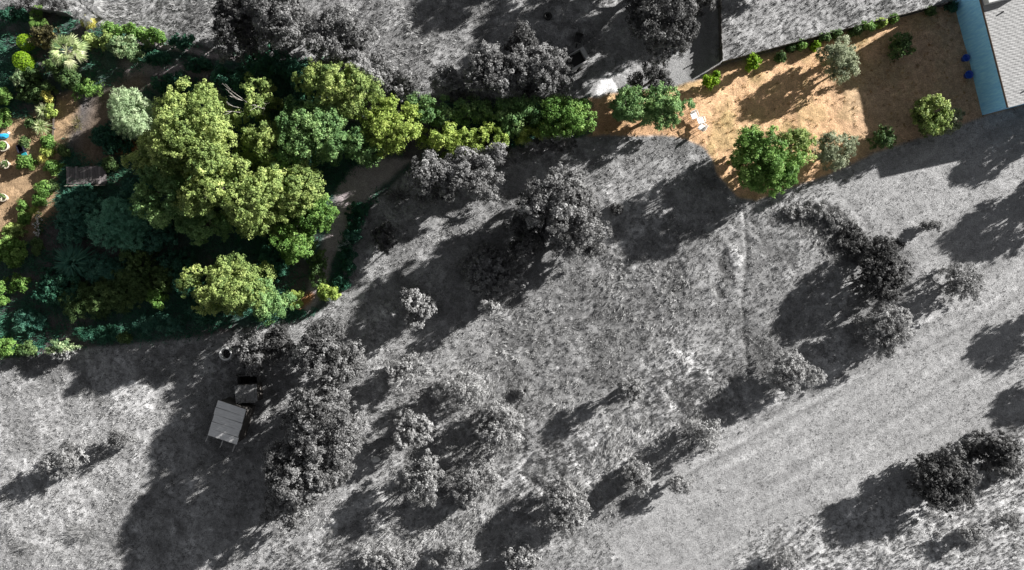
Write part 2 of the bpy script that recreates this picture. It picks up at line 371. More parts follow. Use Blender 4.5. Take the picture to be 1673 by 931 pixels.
def ground_h(px, py):
    j = int(round((px - _x0) / 2.4)) + 9; i = int(round((py - _y0) / 2.4)) + 9
    i = min(max(i, 0), GH.shape[0] - 1); j = min(max(j, 0), GH.shape[1] - 1)
    return float(GH[i, j])
def ground_h_arr(px, py):
    j = np.clip(np.round((px - _x0) / 2.4).astype(int) + 9, 0, GH.shape[1] - 1); i = np.clip(np.round((py - _y0) / 2.4).astype(int) + 9, 0, GH.shape[0] - 1)
    return GH[i, j]

# ------------------------------------------------------------------ grass and ground cover (nobody could count it)
def blades(name, n, dens, mat, hmin, hmax, per, wid, lean, seed, label, spread=.14, dirbias=None):
    r = np.random.default_rng(seed)
    x = r.uniform(-40, 1715, n); y = r.uniform(-40, 970, n)
    keep = r.random(n) < dens(x, y); x = x[keep]; y = y[keep]; n = len(x)
    X = (x - CX) * PX; Y = (CY - y) * PX; Z = ground_h_arr(x, y)
    sz = r.uniform(.6, 1.15, n) * (.65 + .7 * fbm(X * .6, Y * .6, seed + 3, 3))
    tt = fbm(X * .5, Y * .5, seed + 7, 3) * .6 + r.random(n) * .45 - .1
    X = np.repeat(X, per); Y = np.repeat(Y, per); Z = np.repeat(Z, per); sz = np.repeat(sz, per); tt = np.repeat(tt, per)
    m = n * per
    X = X + r.normal(0, spread, m) * .7; Y = Y + r.normal(0, spread, m) * .7
    a = r.uniform(0, 2 * np.pi, m)
    if dirbias is not None:
        th = dirbias(X, Y); a = th + r.normal(0, .6, m)
    hh = r.uniform(hmin, hmax, m) * sz; ln = r.uniform(*lean, m) * hh
    w = r.uniform(.6, 1.2, m) * wid
    base = np.stack([X, Y, Z - .02], -1); d = np.stack([np.cos(a), np.sin(a), np.zeros(m)], -1); s = np.stack([-np.sin(a), np.cos(a), np.zeros(m)], -1)
    tip = base + d * ln[:, None]; tip[:, 2] += hh
    V = np.stack([base - s * w[:, None], base + s * w[:, None], tip], 1)
    me = quads_mesh(name, V, np.clip(tt + r.normal(0, .12, m), 0, 1))
    return tag(link(name, me, mat), label, 'grass', None, 'stuff')
def zone_at(x, y): return soft(x, y, COLOUR_ZONE, 4)
BARE = [[(940,168),(958,150),(985,122),(1045,108),(1118,92),(1125,-60),(1163,-60),(1163,112),(1122,140),(1000,165)], [(552,305),(578,272),(640,256),(668,262),(640,288),(598,328),(570,368),(543,430),(524,488),(506,510),(492,506),(512,445),(536,372)]]
def mown_at(x, y): return soft(x, y, [(1010,960),(1000,870),(1090,770),(1190,700),(1340,625),(1420,560),(1480,520),(1500,440),(1420,380),(1330,330),(1430,252),(1600,192),(2000,100),(2000,560),(1620,700),(1420,810),(1230,880),(1180,960)], 20)
def d_dry(x, y):
    d = (1 - zone_at(x, y))
    for b in BARE: d = d * (1 - inpoly(x, y, b))
    return d * (1 - mown_at(x, y)) * off_trails(x, y)
def d_mown(x, y): return .8 * mown_at(x, y) * (1 - zone_at(x, y))
def d_tall(x, y):
    d = (1 - zone_at(x, y))
    a = np.maximum.reduce([soft(x, y, [(840,740),(980,690),(1040,650),(1050,590),(1090,560),(1200,600),(1210,660),(1130,720),(1050,770),(980,830),(700,900),(600,960),(400,960),(440,890),(560,860),(700,840)], 20),
        .8 * soft(x, y, [(640,600),(860,600),(870,760),(760,860),(640,800)], 25), .35 * soft(x, y, [(1180,960),(1230,885),(1420,815),(1600,735),(1800,690),(1800,960)], 12),
        .6 * soft(x, y, [(590,-20),(640,-20),(700,60),(690,140),(640,150),(600,100)], 15), soft(x, y, [(175,-20),(370,-20),(350,40),(300,55),(210,40),(170,30)], 10),
        .7 * soft(x, y, [(1230,350),(1300,325),(1380,350),(1410,400),(1360,440),(1300,380)], 15), .4 * soft(x, y, [(850,480),(1130,380),(1160,480),(1050,580),(900,700),(760,620)], 30)])
    return d * a * off_trails(x, y)
TRAILS = ([(895,680),(880,720),(850,760),(825,800)], [(430,895),(490,880),(560,850),(640,790),(700,750)], [(1212,350),(1216,420),(1208,480)], [(1196,372),(1180,405),(1166,440),(1160,480),(1170,505)])
def off_trails(x, y): return 1 - .65 * np.maximum.reduce([stroke(x, y, t, 4, 5) for t in TRAILS])
def flow(X, Y): return 2 * np.pi * fbm(X * .22, Y * .22, 81, 2) * 1.6
DRYG = leafmat('dry_grey_grass', g3(.11), g3(.31), g3(.60), .15)
blades('dry_grass', 80000, d_dry, DRYG, .07, .20, 8, .025, (.3, 1.0), 11, 'short dry grey grass covering the meadow around the trees', spread=.075)
blades('tall_dry_grass', 60000, d_tall, DRYG, .14, .36, 8, .024, (.5, 1.2), 12, 'long pale grey grass lying in swirls across the rough meadow', spread=.085, dirbias=flow)
blades('mown_grass', 90000, d_mown, leafmat('mown_grey_grass', g3(.16), g3(.30), g3(.50), .15), .035, .10, 7, .022, (.3, 1.1), 15, 'cut pale grey grass on the mown strip and field below the house', spread=.07)
def d_straw(x, y):
    a = soft(x, y, [(965,222),(985,155),(1100,150),(1150,130),(1560,10),(1600,185),(1430,245),(1240,320),(1180,290)], 6) * zone_at(x, y)
    n = fbm((x - CX) * PX * .35, (CY - y) * PX * .35, 71, 3); return a * np.clip(.25 + 1.6 * (n - .42), .12, .9)
blades('straw_grass', 26000, d_straw, leafmat('straw_grass', (.12,.10,.03), (.36,.23,.10), (.56,.37,.19), .15), .07, .22, 8, .026, (.3, 1.0), 13, 'dry orange straw grass on the sunlit yard beside the house', spread=.08)
def d_cover(x, y):
    z = soft(x, y, COLOUR_ZONE, 4)
    gar = soft(x, y, [(-60,10),(120,20),(210,45),(400,88),(530,97),(700,165),(960,165),(960,225),(680,268),(600,335),(555,480),(500,520),(280,556),(-60,585)], 6)
    d = z * gar
    for p in (BARE[1], [(-60,195),(45,190),(95,160),(118,150),(128,172),(120,205),(106,238),(95,300),(60,385),(-60,400)], [(115,150),(165,150),(230,110),(345,100),(340,130),(240,140),(200,170),(180,220),(195,262),(150,262),(110,240)]):
        d = d * (1 - soft(x, y, p, 5))
    d = d * (1 - .9 * stroke(x, y, [(228,70),(290,78),(345,90),(420,98)], 6, 4))
    n = fbm((x - CX) * PX * .3, (CY - y) * PX * .3, 91, 3)
    south = soft(x, y, [(60,480),(300,500),(480,490),(480,530),(280,556),(-40,590),(-40,530)], 15)
    return d * np.clip(.32 + 3.0 * (n - .42) + .6 * south, .08, 1)
blades('ground_cover', 100000, d_cover, leafmat('ground_cover', (.018,.068,.046), (.034,.11,.070), (.065,.155,.08), .15), .06, .42, 9, .035, (.5, 1.5), 14, 'low dark green weeds spread over the garden floor between trees', spread=.2)  # weeds whose colour also carries the teal of the shade

# ------------------------------------------------------------------ PLANTS
def norm(v): return v / (np.linalg.norm(v, axis=-1, keepdims=True) + 1e-9)
class Crown:
    def __init__(s): s.V = []; s.T = []
    def leaves(s, P, n_dir, r, L, wd, tone, spread, narrow_axis=None, jit=.9):
        """P centres, n_dir outward dirs; leaf = rhombus"""
        m = len(P)
        nr = norm(n_dir * .70 + r.normal(0, jit * .45, (m, 3)) + np.array([.0, .0, .22]))
        t = r.normal(0, 1, (m, 3)) if narrow_axis is None else narrow_axis + r.normal(0, .25, (m, 3))
        a = norm(t - (t * nr).sum(-1, keepdims=True) * nr); b = np.cross(nr, a)
        l = L * r.uniform(.7, 1.3, m)[:, None]; w = wd * r.uniform(.7, 1.3, m)[:, None]
        # a slight fold so that a leaf is not a flat card
        f = nr * (w * .35)
        s.V.append(np.stack([P - a * l, P + b * w + f, P + a * l, P - b * w + f], 1)); s.T.append(tone)
    def blade(s, p0, p1, p2, w, tone):
        """two-quad arched blades: p0 base, p1 middle, p2 tip"""
        d = norm(p2 - p0); side = norm(np.cross(d, np.array([0, 0, 1.0]) + d[:, ::-1] * .05)); w = w[:, None] if hasattr(w, 'shape') and np.ndim(w) else w
        s.V.append(np.stack([p0 - side * w * .5, p0 + side * w * .5, p1 + side * w, p1 - side * w], 1)); s.T.append(tone)
        s.V.append(np.stack([p1 - side * w, p1 + side * w, p2 + side * w * .06, p2 - side * w * .06], 1)); s.T.append(tone)
    def mesh(s, name, greyf=None):
        V = np.concatenate(s.V); T = np.concatenate(s.T)
        return quads_mesh(name, V, T, None if greyf is None else greyf(V.mean(1)))

def lobes_oak(rx, ry, h, base, r, big=.34, nmul=1.0):
    big = big * (.98 if min(rx, ry) < 1.6 else .80); nmul = nmul * (1.0 if min(rx, ry) < 1.6 else 1.55)
    """sub-lobes of a broad crown over an ellipse"""
    m = min(rx, ry); n = int((11 + 4.2 * rx * ry / max(.35, m * m) * (1 + m * .55)) * nmul); L = []
    tries = 0
    while len(L) < n and tries < 2000:
        tries += 1
        a = r.uniform(0, 2 * math.pi); q = math.sqrt(r.uniform(0, 1)) * .80
        rl = m * r.uniform(big * .52, big * 1.18)
        edge = r.uniform(.80, 1.17)
        cx, cy = math.cos(a) * q * rx * edge, math.sin(a) * q * ry * edge
        top = base + (h - base) * (.42 + .58 * math.sqrt(max(0, 1 - (q * .98) ** 2))) * r.uniform(.92, 1.04)
        cz = max(top - rl, base * .8 + rl * .3)
        if r.random() < .38: cz = base * .8 + rl * .5 + (cz - base * .8 - rl * .5) * r.uniform(.0, .6)
        if any((cx - o[0]) ** 2 + (cy - o[1]) ** 2 + (cz - o[2]) ** 2 < (.33 * (rl + o[3])) ** 2 for o in L): continue
        L.append((cx, cy, cz, rl))
    return L
def foliage_lobes(c, L, r, puff_d=5.0, per=24, pr=.26, leaf=.10, wid=.06, inside=.55, narrow=False, under=-.45):
    A = np.array(L)
    P_all, N_all, T_all = [], [], []
    for (x, y, z, rl) in L:
        n = max(6, int(puff_d * 4 * math.pi * rl * rl * .75))
        u = norm(r.normal(0, 1, (n, 3))); u = u[u[:, 2] > under]
        va, vb = r.normal(0, 1, 3), r.normal(0, 1, 3); va /= np.linalg.norm(va); vb /= np.linalg.norm(vb); ph = r.uniform(0, 6.28, 2)
        sh = 1 + .20 * np.sin(3.6 * (u @ va) + ph[0]) + .13 * np.sin(7.5 * (u @ vb) + ph[1]); st = np.array([va[0], va[1], 0]) * r.uniform(0, .35)
        p = np.array([x, y, z]) + (u * sh[:, None] + (u @ va)[:, None] * st) * (rl * np.where(r.random(len(u)) < .8, r.uniform(.82, 1.12, len(u)), r.uniform(.45, .85, len(u))))[:, None]
        d = np.linalg.norm(p[:, None, :] - A[None, :, :3], axis=-1) / A[None, :, 3]
        ok = (d < inside).sum(1) == 0
        p = p[ok]; u = u[ok]
        # small outlying sprays break the outline
        P_all.append(p); N_all.append(u); T_all.append(np.full(len(p), r.normal(.5, .13)) + r.normal(0, .13, len(p)))
    P = np.concatenate(P_all); U = np.concatenate(N_all); T = np.concatenate(T_all)
    k = r.random(len(P)) < .11                                   # stray sprays beyond the outline
    P = np.where(k[:, None], P + U * np.array([1, 1, .4]) * r.uniform(.1, .45, (len(P), 1)) * min(1, A[:, 3].mean() * 1.3), P)
    sz = r.uniform(.55, 1.35, len(P))
    P = np.repeat(P, per, 0); U = np.repeat(U, per, 0); T = np.repeat(T, per); sz = np.repeat(sz, per)
    o = r.normal(0, 1, P.shape); o = norm(o) * (r.random(len(P)) ** .5)[:, None]
    Q = P + o * (pr * sz)[:, None]
    c.leaves(Q, norm(U * .8 + o * .7), r, leaf, wid, T + r.normal(0, .10, len(Q)), pr, narrow_axis=(U + np.array([0, 0, .2])) if narrow else None)

def trunk_mesh(bm, L, base, h, rad, r):
    lean = Vector((r.normal(0, .12), r.normal(0, .12), 0))
    top = Vector((0, 0, base * 1.15)) + lean * base
    tube(bm, [(0, 0, -.15), lean * base * .3 + Vector((0, 0, base * .5)), top], [rad * 1.35, rad, rad * .8], 8)
    idx = sorted(range(len(L)), key=lambda i: r.random())[:max(3, min(9, len(L)))]
    for i in idx:
        x, y, z, rl = L[i]; e = Vector((x, y, z))
        mid = top.lerp(e, .5) + Vector((r.normal(0, .1), r.normal(0, .1), .08)) * rl
        tube(bm, [top - Vector((0, 0, base * .12)), mid, e], [rad * .6, rad * .35, rad * .10], 6)

PLANT_STYLES = {}
def plant(name, px, py, rx, ry, h, style, mat, label, cat='tree', group=None, split=False, seed=None, rot=0.0, base=None, dens=1.0, trunk=True, bark=None):
    """px,py,rx,ry: photo-plan pixels of the crown; h: height in metres"""
    r = np.random.default_rng(seed if seed is not None else int(px * 7 + py * 13) % 100000)
    zc = h * .62
    X, Y = W(px, py, zc); s = PX * (1 - zc / H); rx *= s; ry *= s
    gz = ground_h(X / PX + CX, CY - Y / PX)
    root = empty(name, (X, Y, gz), 0, label, cat, group)
    c = Crown(); m = min(rx, ry)
    if base is None: base = {'oak': h * .20, 'olive': h * .16, 'shrub': h * .08, 'ball': h * .1, 'willow': h * .2}.get(style, h * .1)
    L = []
    if style == 'oak':
        L = lobes_oak(rx, ry, h, base, r, .36)
        foliage_lobes(c, L, r, 10.5 * dens, 42, .25, .074, .050)
    elif style == 'leafy':      # big pale leaf clusters
        L = lobes_oak(rx, ry, h, base, r, .36)
        foliage_lobes(c, L, r, 12 * dens, 30, .22, .088, .052)
    elif style == 'olive':
        L = lobes_oak(rx, ry, h, base, r, .40, .8)
        foliage_lobes(c, L, r, 10 * dens, 34, .23, .10, .035, narrow=True)
    elif style == 'shrub':
        L = lobes_oak(rx, ry, h, base, r, .42)
        foliage_lobes(c, L, r, 13 * dens, 26, .19, .08, .048)
    elif style == 'thin':       # airy, see-through shrub
        L = lobes_oak(rx, ry, h, base, r, .40, .8)
        foliage_lobes(c, L, r, 8.5 * dens, 26, .22, .095, .034, narrow=True, inside=.4)
    elif style == 'ball':
        L = [(0, 0, h - m * 1.0, m)]
        if h > 2 * m: L = [(0, 0, h * .5, m)]
        n = int(5200 * m * m); u = norm(r.normal(0, 1, (n, 3))); u = u[u[:, 2] > -.6]; n = len(u)
        E = np.array([rx, ry, h * .52]) * (1 + .05 * (fbm(np.arctan2(u[:, 1], u[:, 0]) * 2.2 + 9, u[:, 2] * 3, 4, 2) - .5))[:, None]
        P = np.array([0, 0, h * .48]) + u * E * r.uniform(.93, 1.02, n)[:, None]
        c.leaves(P, u, r, .05, .03, np.clip(r.normal(.5, .2, n), 0, 1), .05)
    elif style in ('willow', 'plume'):
        L = [(0, 0, h - m * .8, m * .8)]
        n = int(1100 * m * m * dens)
        u = norm(r.normal(0, 1, (n, 3)) + np.array([0, 0, .55])); u = u[u[:, 2] > -.15]; n = len(u)
        q = r.uniform(.35, .95, n)
        wob = 1 + .16 * np.sin(np.arctan2(u[:, 1], u[:, 0]) * 5 + r.uniform(0, 6)) + .08 * np.sin(np.arctan2(u[:, 1], u[:, 0]) * 11)
        E = np.array([rx, ry, h - base]) * .95
        p0 = u * E * (q * wob)[:, None] * .72 + np.array([0, 0, base]); 
        out = np.stack([u[:, 0], u[:, 1], np.zeros(n)], -1)
        ln = (.36 if style == 'willow' else .42) * m * r.uniform(.5, 1.1, n)
        j = r.normal(0, .22, (n, 3))
        p1 = p0 + (u * .75 + j) * ln[:, None] * .55; p2 = p1 + (out * .75 + np.array([0, 0, -.45]) + j) * ln[:, None] * .6
        c.blade(p0, p1, p2, r.uniform(.5, 1.2, n) * .022, np.clip(r.normal(.5, .2, n), 0, 1))
        foliage_lobes(c, lobes_oak(rx, ry, h, base, r, .40), r, 12 * dens, 26, .22, .11, .020, narrow=True)
    elif style == 'rosette':    # yucca, agave, tussock
        n = int(110 * dens + 20); a = r.uniform(0, 2 * np.pi, n); e = r.uniform(.1, 1.35, n)
        d = np.stack([np.cos(a) * np.cos(e), np.sin(a) * np.cos(e), np.sin(e)], -1)
        ln = m * r.uniform(.75, 1.1, n) * 1.05
        p0 = np.zeros((n, 3)) + np.array([0, 0, h * .35]) + d * .04; p1 = p0 + d * (ln * .55)[:, None]
        p2 = p1 + (d * np.array([1, 1, .35]))* (ln * .55)[:, None] - np.array([0, 0, 1]) * (ln * .12)[:, None]
        c.blade(p0, p1, p2, r.uniform(.6, 1.1, n) * max(.014, m * .055), np.clip(r.normal(.55, .22, n), 0, 1))
    elif style == 'fern':       # arching fronds with leaflets
        for k in range(int(11 * dens + 3)):
            a = r.uniform(0, 2 * np.pi); ln = m * r.uniform(.75, 1.15); nl = 16
            t = np.linspace(.12, 1, nl); dx, dy = math.cos(a), math.sin(a)
            z = base + h * .75 * np.sin(t * 2.2) / 1.0 * .8
            P = np.stack([dx * ln * t, dy * ln * t, z], -1)
            for sg in (-1, 1):
                sd_ = np.array([-dy * sg, dx * sg, -.15]); wl = ln * .30 * np.sin(np.clip(t * 2.9, .35, 2.9))
                p2 = P + (sd_ + np.array([dx, dy, 0]) * .45) * wl[:, None]
                c.blade(P, (P + p2) / 2 + np.array([0, 0, .02]), p2, np.full(nl, .028), np.clip(r.normal(.5, .16, nl) + (.15 if sg > 0 else 0), 0, 1))
    elif style == 'palm':       # fan palm: petioles carrying pleated fans
        nf = 17
        for k in range(nf):
            a = k * 2.39996 + r.normal(0, .15); e = 1.15 - 1.45 * (k / nf) ** .8
            d = np.array([math.cos(a) * math.cos(e), math.sin(a) * math.cos(e), math.sin(e)])
            pet = m * (.30 + .26 * k / nf); b = np.array([0, 0, h * .80]) + d * pet
            side = np.array([-math.sin(a), math.cos(a), 0]); nl = 15
            th = np.linspace(-1.0, 1.0, nl); fl = m * .62 * (1 - .22 * np.abs(th)) * r.uniform(.85, 1.1, nl)
            dirs = d[None] * np.cos(th)[:, None] + side[None] * np.sin(th)[:, None]
            p0 = np.repeat(b[None], nl, 0); p1 = p0 + dirs * (fl * .55)[:, None] + np.array([0, 0, 1]) * (.03 * (-1) ** np.arange(nl))[:, None]; p2 = p1 + dirs * (fl * .42)[:, None] - np.array([0, 0, 1]) * (fl * .24)[:, None]
            c.blade(p0, p1, p2, np.full(nl, m * .026), np.clip(r.normal(.62, .26) + r.normal(0, .12, nl), 0, 1))
            q0 = np.array([[0, 0, h * .78]]); c.blade(q0, (q0 + b) / 2, b[None], np.full(1, .025), np.array([.85]))
        L = [(0, 0, h * .78, .2)]
    elif style == 'dry':        # bushy tangle of twiggy stems
        n = int(420 * m * m * dens + 60); u = norm(r.normal(0, 1, (n, 3)) + np.array([0, 0, .5])); u = u[u[:, 2] > -.1]; n = len(u)
        E = np.array([rx, ry, h]); p0 = u * E * r.uniform(.1, .7, (n, 1)); p1 = p0 + (u + r.normal(0, .3, (n, 3))) * E * .2; p2 = p1 + (u + r.normal(0, .5, (n, 3))) * E * .18
        c.blade(p0, p1, p2, np.full(n, .016), np.clip(r.normal(.5, .25, n), 0, 1))
    gf = None
    if split:
        k = H / (H - zc)
        def gf(C):
            x = (C[:, 0] + X) * k / PX + CX; y = CY - (C[:, 1] + Y) * k / PX
            return 1 - soft(x + r.normal(0, 2, len(x)), y + r.normal(0, 2, len(x)), COLOUR_ZONE, 2.5)
    me = c.mesh('crown', gf)
    link('crown' if cat == 'tree' else 'foliage', me, FOL[mat](), root)
    if trunk:
        bm = bmesh.new()
        if cat == 'tree' or style in ('palm',):
            if style == 'palm': tube(bm, [(0, 0, -.1), (.02, .01, h * .4), (0, 0, h * .8)], [.19, .15, .16], 9)
            else: trunk_mesh(bm, L or [(0, 0, h * .6, .3)], base, h, max(.05, min(.30, .055 * h * (.5 + m * .12))), r)
            nm = 'trunk'
        else:
            for k in range(5):
                a = r.uniform(0, 6.28); q = m * .45
                tube(bm, [(0, 0, -.05), (math.cos(a) * q * .4, math.sin(a) * q * .4, h * .3), (math.cos(a) * q, math.sin(a) * q, h * .6)], [.022, .016, .006], 5)
            nm = 'stem'
        g = mat.startswith('g')
        obj(nm, bm, (bark or (BARK_G if g else BARK))(), root, True)
    return root

# ------------------------------------------------------------------ LARGE STRUCTURE: the house
def build_house():
    sw = W(1605, 188); e = Vector((-48, 188, 0)) ; e = Vector((-48.0, 188.0, 0)).normalized()   # along the wall, towards the top of the picture
    nrm = Vector((e.y, -e.x, 0))                                                                     # away from the yard (into the house)
    o = Vector((sw[0], sw[1], 0)); hw = 3.45; Lw = 10.2; D = 9.0
    root = empty('house', o, 0, 'pale house with a light tiled roof and a bluish white wall facing the yard', 'house')
    def P(a, d, z): return e * a + nrm * d + Vector((0, 0, z))
    bm = bmesh.new()
    # walls as a thick ring
    th = .25
    for (a0, a1, d0, d1) in ((0, Lw, 0, th), (0, Lw, D - th, D), (0, th, th, D - th), (Lw - th, Lw, th, D - th)):
        vs = [bm.verts.new(P(a, d, z)) for z in (-.3, hw - .02) for a, d in ((a0, d0), (a1, d0), (a1, d1), (a0, d1))]
        for f in ((0,1,2,3), (4,7,6,5), (0,4,5,1), (1,5,6,2), (2,6,7,3), (3,7,4,0)): bm.faces.new([vs[i] for i in f])
    m, t, p = new_mat('skylit_white_wall')
    tc = N(t, 'ShaderNodeTexCoord'); mp = N(t, 'ShaderNodeMapping'); mp.inputs['Scale'].default_value = (3, 3, .5)
    n1 = N(t, 'ShaderNodeTexNoise'); n1.inputs['Scale'].default_value = 2.0; n1.inputs['Detail'].default_value = 8; n1.inputs['Roughness'].default_value = .7
    t.links.new(tc.outputs['Object'], mp.inputs[0]); t.links.new(mp.outputs[0], n1.inputs['Vector'])
    cr = N(t, 'ShaderNodeValToRGB'); cr.color_ramp.elements[0].position = .3; cr.color_ramp.elements[1].position = .7
    cr.color_ramp.elements[0].color = (.17,.50,.85,1); cr.color_ramp.elements[1].color = (.38,.76,.99,1)  # white wall; the blue skylight on its shaded face is put into the colour
    t.links.new(n1.outputs[0], cr.inputs[0]); t.links.new(cr.outputs[0], p.inputs['Base Color']); p.inputs['Roughness'].default_value = .85
    b = N(t, 'ShaderNodeBump'); b.inputs['Strength'].default_value = .3; b.inputs['Distance'].default_value = .02; t.links.new(n1.outputs[0], b.inputs['Height']); t.links.new(b.outputs[0], p.inputs['Normal'])
    obj('wall', bm, m, root)
    # roof: shallow single slope, tile courses running away from the eave
    bm = bmesh.new(); na = 190; nd = 60; ov = .10; rise = .035
    grid = []
    for i in range(na + 1):
        a = -ov + (Lw + 2 * ov) * i / na; row = []
        for j in range(nd + 1):
            d = -ov + (D + 2 * ov) * j / nd
            z = hw + .06 + max(0, d) * rise + .010 * math.sin(i * 1.7 + .9 * math.sin(j * .7)) + .006 * math.sin(i * .83 + j * 1.9) + .004 * ((j * 3 % 4) / 3.0)
            row.append(bm.verts.new(P(a, d, z)))
        grid.append(row)
    for i in range(na):
        for j in range(nd): bm.faces.new((grid[i][j], grid[i][j + 1], grid[i + 1][j + 1], grid[i + 1][j]))
    obj('roof', bm, plain('pale_roof_tile', (.34,.34,.34), .85, .3, 2.2, .3, stretch=(1, 5, 1)), root)
    for nm, (a0, a1, d0, d1, z0, z1), mt in (('eave_board', (-.12, Lw + .12, -.14, -.103, hw - .10, hw + .10), plain('dark_timber', (.12,.085,.065), .8, .3, 9)),
                                      ('gable_board', (-.14, -.103, -.10, D, hw - .10, hw + .11), plain('grey_fascia', (.42,.42,.42), .8, .2, 9))):
        bm = bmesh.new(); vs = [bm.verts.new(P(a, d, z + max(0, d) * rise * (nm == 'gable_board'))) for z in (z0, z1) for a, d in ((a0, d0), (a1, d0), (a1, d1), (a0, d1))]
        for f in ((0,1,2,3), (4,7,6,5), (0,4,5,1), (1,5,6,2), (2,6,7,3), (3,7,4,0)): bm.faces.new([vs[i] for i in f])
        obj(nm, bm, mt, root)
    # low parapet room at the far end
    bm = bmesh.new(); vs = [bm.verts.new(P(a, d, z)) for z in (hw - .05, hw + .72) for a, d in ((7.95, .02), (Lw - .02, .02), (Lw - .02, 2.6), (7.95, 2.6))]
    for f in ((0,1,2,3), (4,7,6,5), (0,4,5,1), (1,5,6,2), (2,6,7,3), (3,7,4,0)): bm.faces.new([vs[i] for i in f])
    obj('parapet', bm, plain('pale_render', (.55,.55,.55), .85, .15, 3), root)
    # two vent pipes on the roof
    for a, d in ((8.0 - .9, 1.25), (.85, 1.55)):
        bm = bmesh.new(); tube(bm, [P(a, d, hw), P(a, d, hw + .28)], .06, 10); obj('vent_pipe', bm, plain('dark_metal', (.05,.05,.05), .5, .2, 9), root, True)
build_house()

# ------------------------------------------------------------------ FENCES
def fence(name, pts, h, mat, postmat, label, step=2.0, lean=.0, slat=True, group=None, seed=3, thick=.03, tall=.25):
    r = random.Random(seed)
    P = [Vector((*W(*p), 0)) for p in pts]
    root = empty(name, P[0], 0, label, 'fence', group); o = P[0]
    bm = bmesh.new(); dacc = 0.0
    for a, b in zip(P[:-1], P[1:]):
        d = (b - a); L = d.length; d.normalize(); n = Vector((-d.y, d.x, 0)); k = max(1, int(L / .16))
        for i in range(k):
            c = a + d * ((i + .5) * L / k) - o; hh = h * r.uniform(.90, 1.06)
            bx(bm, c + Vector((0, 0, hh / 2 - .1)) + n * r.uniform(-.012, .012), (L / k * .97, thick * r.uniform(.7, 1.1), hh + .2), Matrix.Rotation(math.atan2(d.y, d.x) + r.uniform(-.05, .05), 3, 'Z'))
    obj('screen_panel', bm, mat, root)
    for a, b in zip(P[:-1], P[1:]):
        d = (b - a); L = d.length; d.normalize(); n = Vector((-d.y, d.x, 0)); k = max(1, int(L / step))
        for i in range(k):
            c = a + d * ((i + .5) * L / k + r.uniform(-.2, .2)) - o + n * .07
            bm = bmesh.new(); q = Vector((d.x * .30 + r.uniform(-.1, .1), d.y * .30 + r.uniform(-.1, .1), 0)) * lean
            tube(bm, [c + Vector((0, 0, -.2)), c + Vector((0, 0, h * .6)) + q * .5, c + Vector((0, 0, h + tall)) + q * 1.6], [.06, .055, .045], 7)
            obj('post', bm, postmat, root, True)
    return root
DKWOOD = plain('weathered_dark_wood', (.075,.068,.062), .9, .4, 10, .4)
POSTM = plain('grey_post_wood', (.10,.095,.09), .9, .4, 12, .4)
fence('screen_fence', [(1176,105),(1230,91),(1300,72),(1400,46),(1480,26),(1556,5)], .95, DKWOOD, POSTM, 'long dark screen fence with leaning posts along the upper edge of the straw yard', 2.0, 1.5)
fence('screen_fence', [(1176,102),(1174,60),(1173,-30)], .98, DKWOOD, POSTM, 'straight dark fence running to the top edge beside the shaded grey track', 2.4, .3, seed=5)
fence('reed_fence', [(58,20),(90,24),(122,29)], 1.3, plain('grey_reed', (.14,.14,.14), .9, .5, 16, .5), POSTM, 'short dark reed fence at the top left corner beside the grey palm', 1.5, .2, seed=7)
fence('border_board', [(93,158),(91,185),(88,228)], .35, plain('dark_board', (.06,.05,.04), .9, .3, 10, .3), POSTM, 'thin dark edging board between the yucca row and the sandy strip', 1.6, 0, seed=9, tall=.05)

# ------------------------------------------------------------------ SHEDS, WELL, FOOTBRIDGE
def build_big_shed():
    # roof corners as seen: (356,653) (403,668) (386,727) (340,712)
    hz = 2.2; c = W(371, 690, hz); ang = -math.atan2(15, 47)
    root = empty('plank_shed', (c[0], c[1], ground_h(371, 690)), ang, 'open timber shed with a pale grey plank roof and poles poking out below', 'shed')
    s = PX * (1 - hz / H); w, d = 49.3 * s, 61.4 * s
    r = random.Random(4); M = plain('pale_roof_board', (.78,.78,.78), .55, .25, 3, .25, stretch=(.6, 6, 6))
    n = 5; sl = .10
    for i in range(n):
        bm = bmesh.new(); y = d / 2 - (i + .5) * d / n
        bx(bm, (r.uniform(-.03, .03), y, hz + y * sl + .006 * i), (w * r.uniform(.975, 1.02), d / n * .955, .035), Matrix.Rotation(math.atan(sl) + r.uniform(-.01, .01), 3, 'X') @ Matrix.Rotation(r.uniform(-.018, .018), 3, 'Z'), .008)
        obj('roof_board', bm, M, root)
    for x in (-w / 2 + .12, 0.0, w / 2 - .12):
        for y in (-d / 2 + .2, d / 2 - .2):
            bm = bmesh.new(); tube(bm, [(x, y, -.2), (x, y, hz + y * sl - .08)], [.06, .05], 8); obj('post', bm, POSTM, root, True)
    for x in (-w / 2 + .06, .1, w / 2 - .06):
        bm = bmesh.new(); tube(bm, [(x, d / 2 - .1, hz + d / 2 * sl - .07), (x - .05, -d / 2, hz - d / 2 * sl - .07), (x - .12, -d / 2 - .62 - r.uniform(-.1, .15), hz - (d / 2 + .6) * sl - .09)], [.045, .045, .03], 7)
        obj('rafter_pole', bm, plain('pale_pole', (.34,.34,.34), .8, .3, 12, .3), root, True)
    for sx, (y0, y1) in ((1, (-d / 2 + .1, d / 2 - .1)),):
        bm = bmesh.new(); k = 14
        for i in range(k):
            y = y0 + (i + .5) * (y1 - y0) / k; hh = hz + y * sl - .1
            bx(bm, (sx * (w / 2 - .02), y, hh / 2), (.03, (y1 - y0) / k * .95, hh), Matrix.Rotation(r.uniform(-.04, .04), 3, 'X'))
        obj('side_wall', bm, DKWOOD, root)
    bm = bmesh.new(); bx(bm, (0, d / 2 - .06, hz / 2), (w - .2, .03, hz)); obj('back_wall', bm, DKWOOD, root)
build_big_shed()
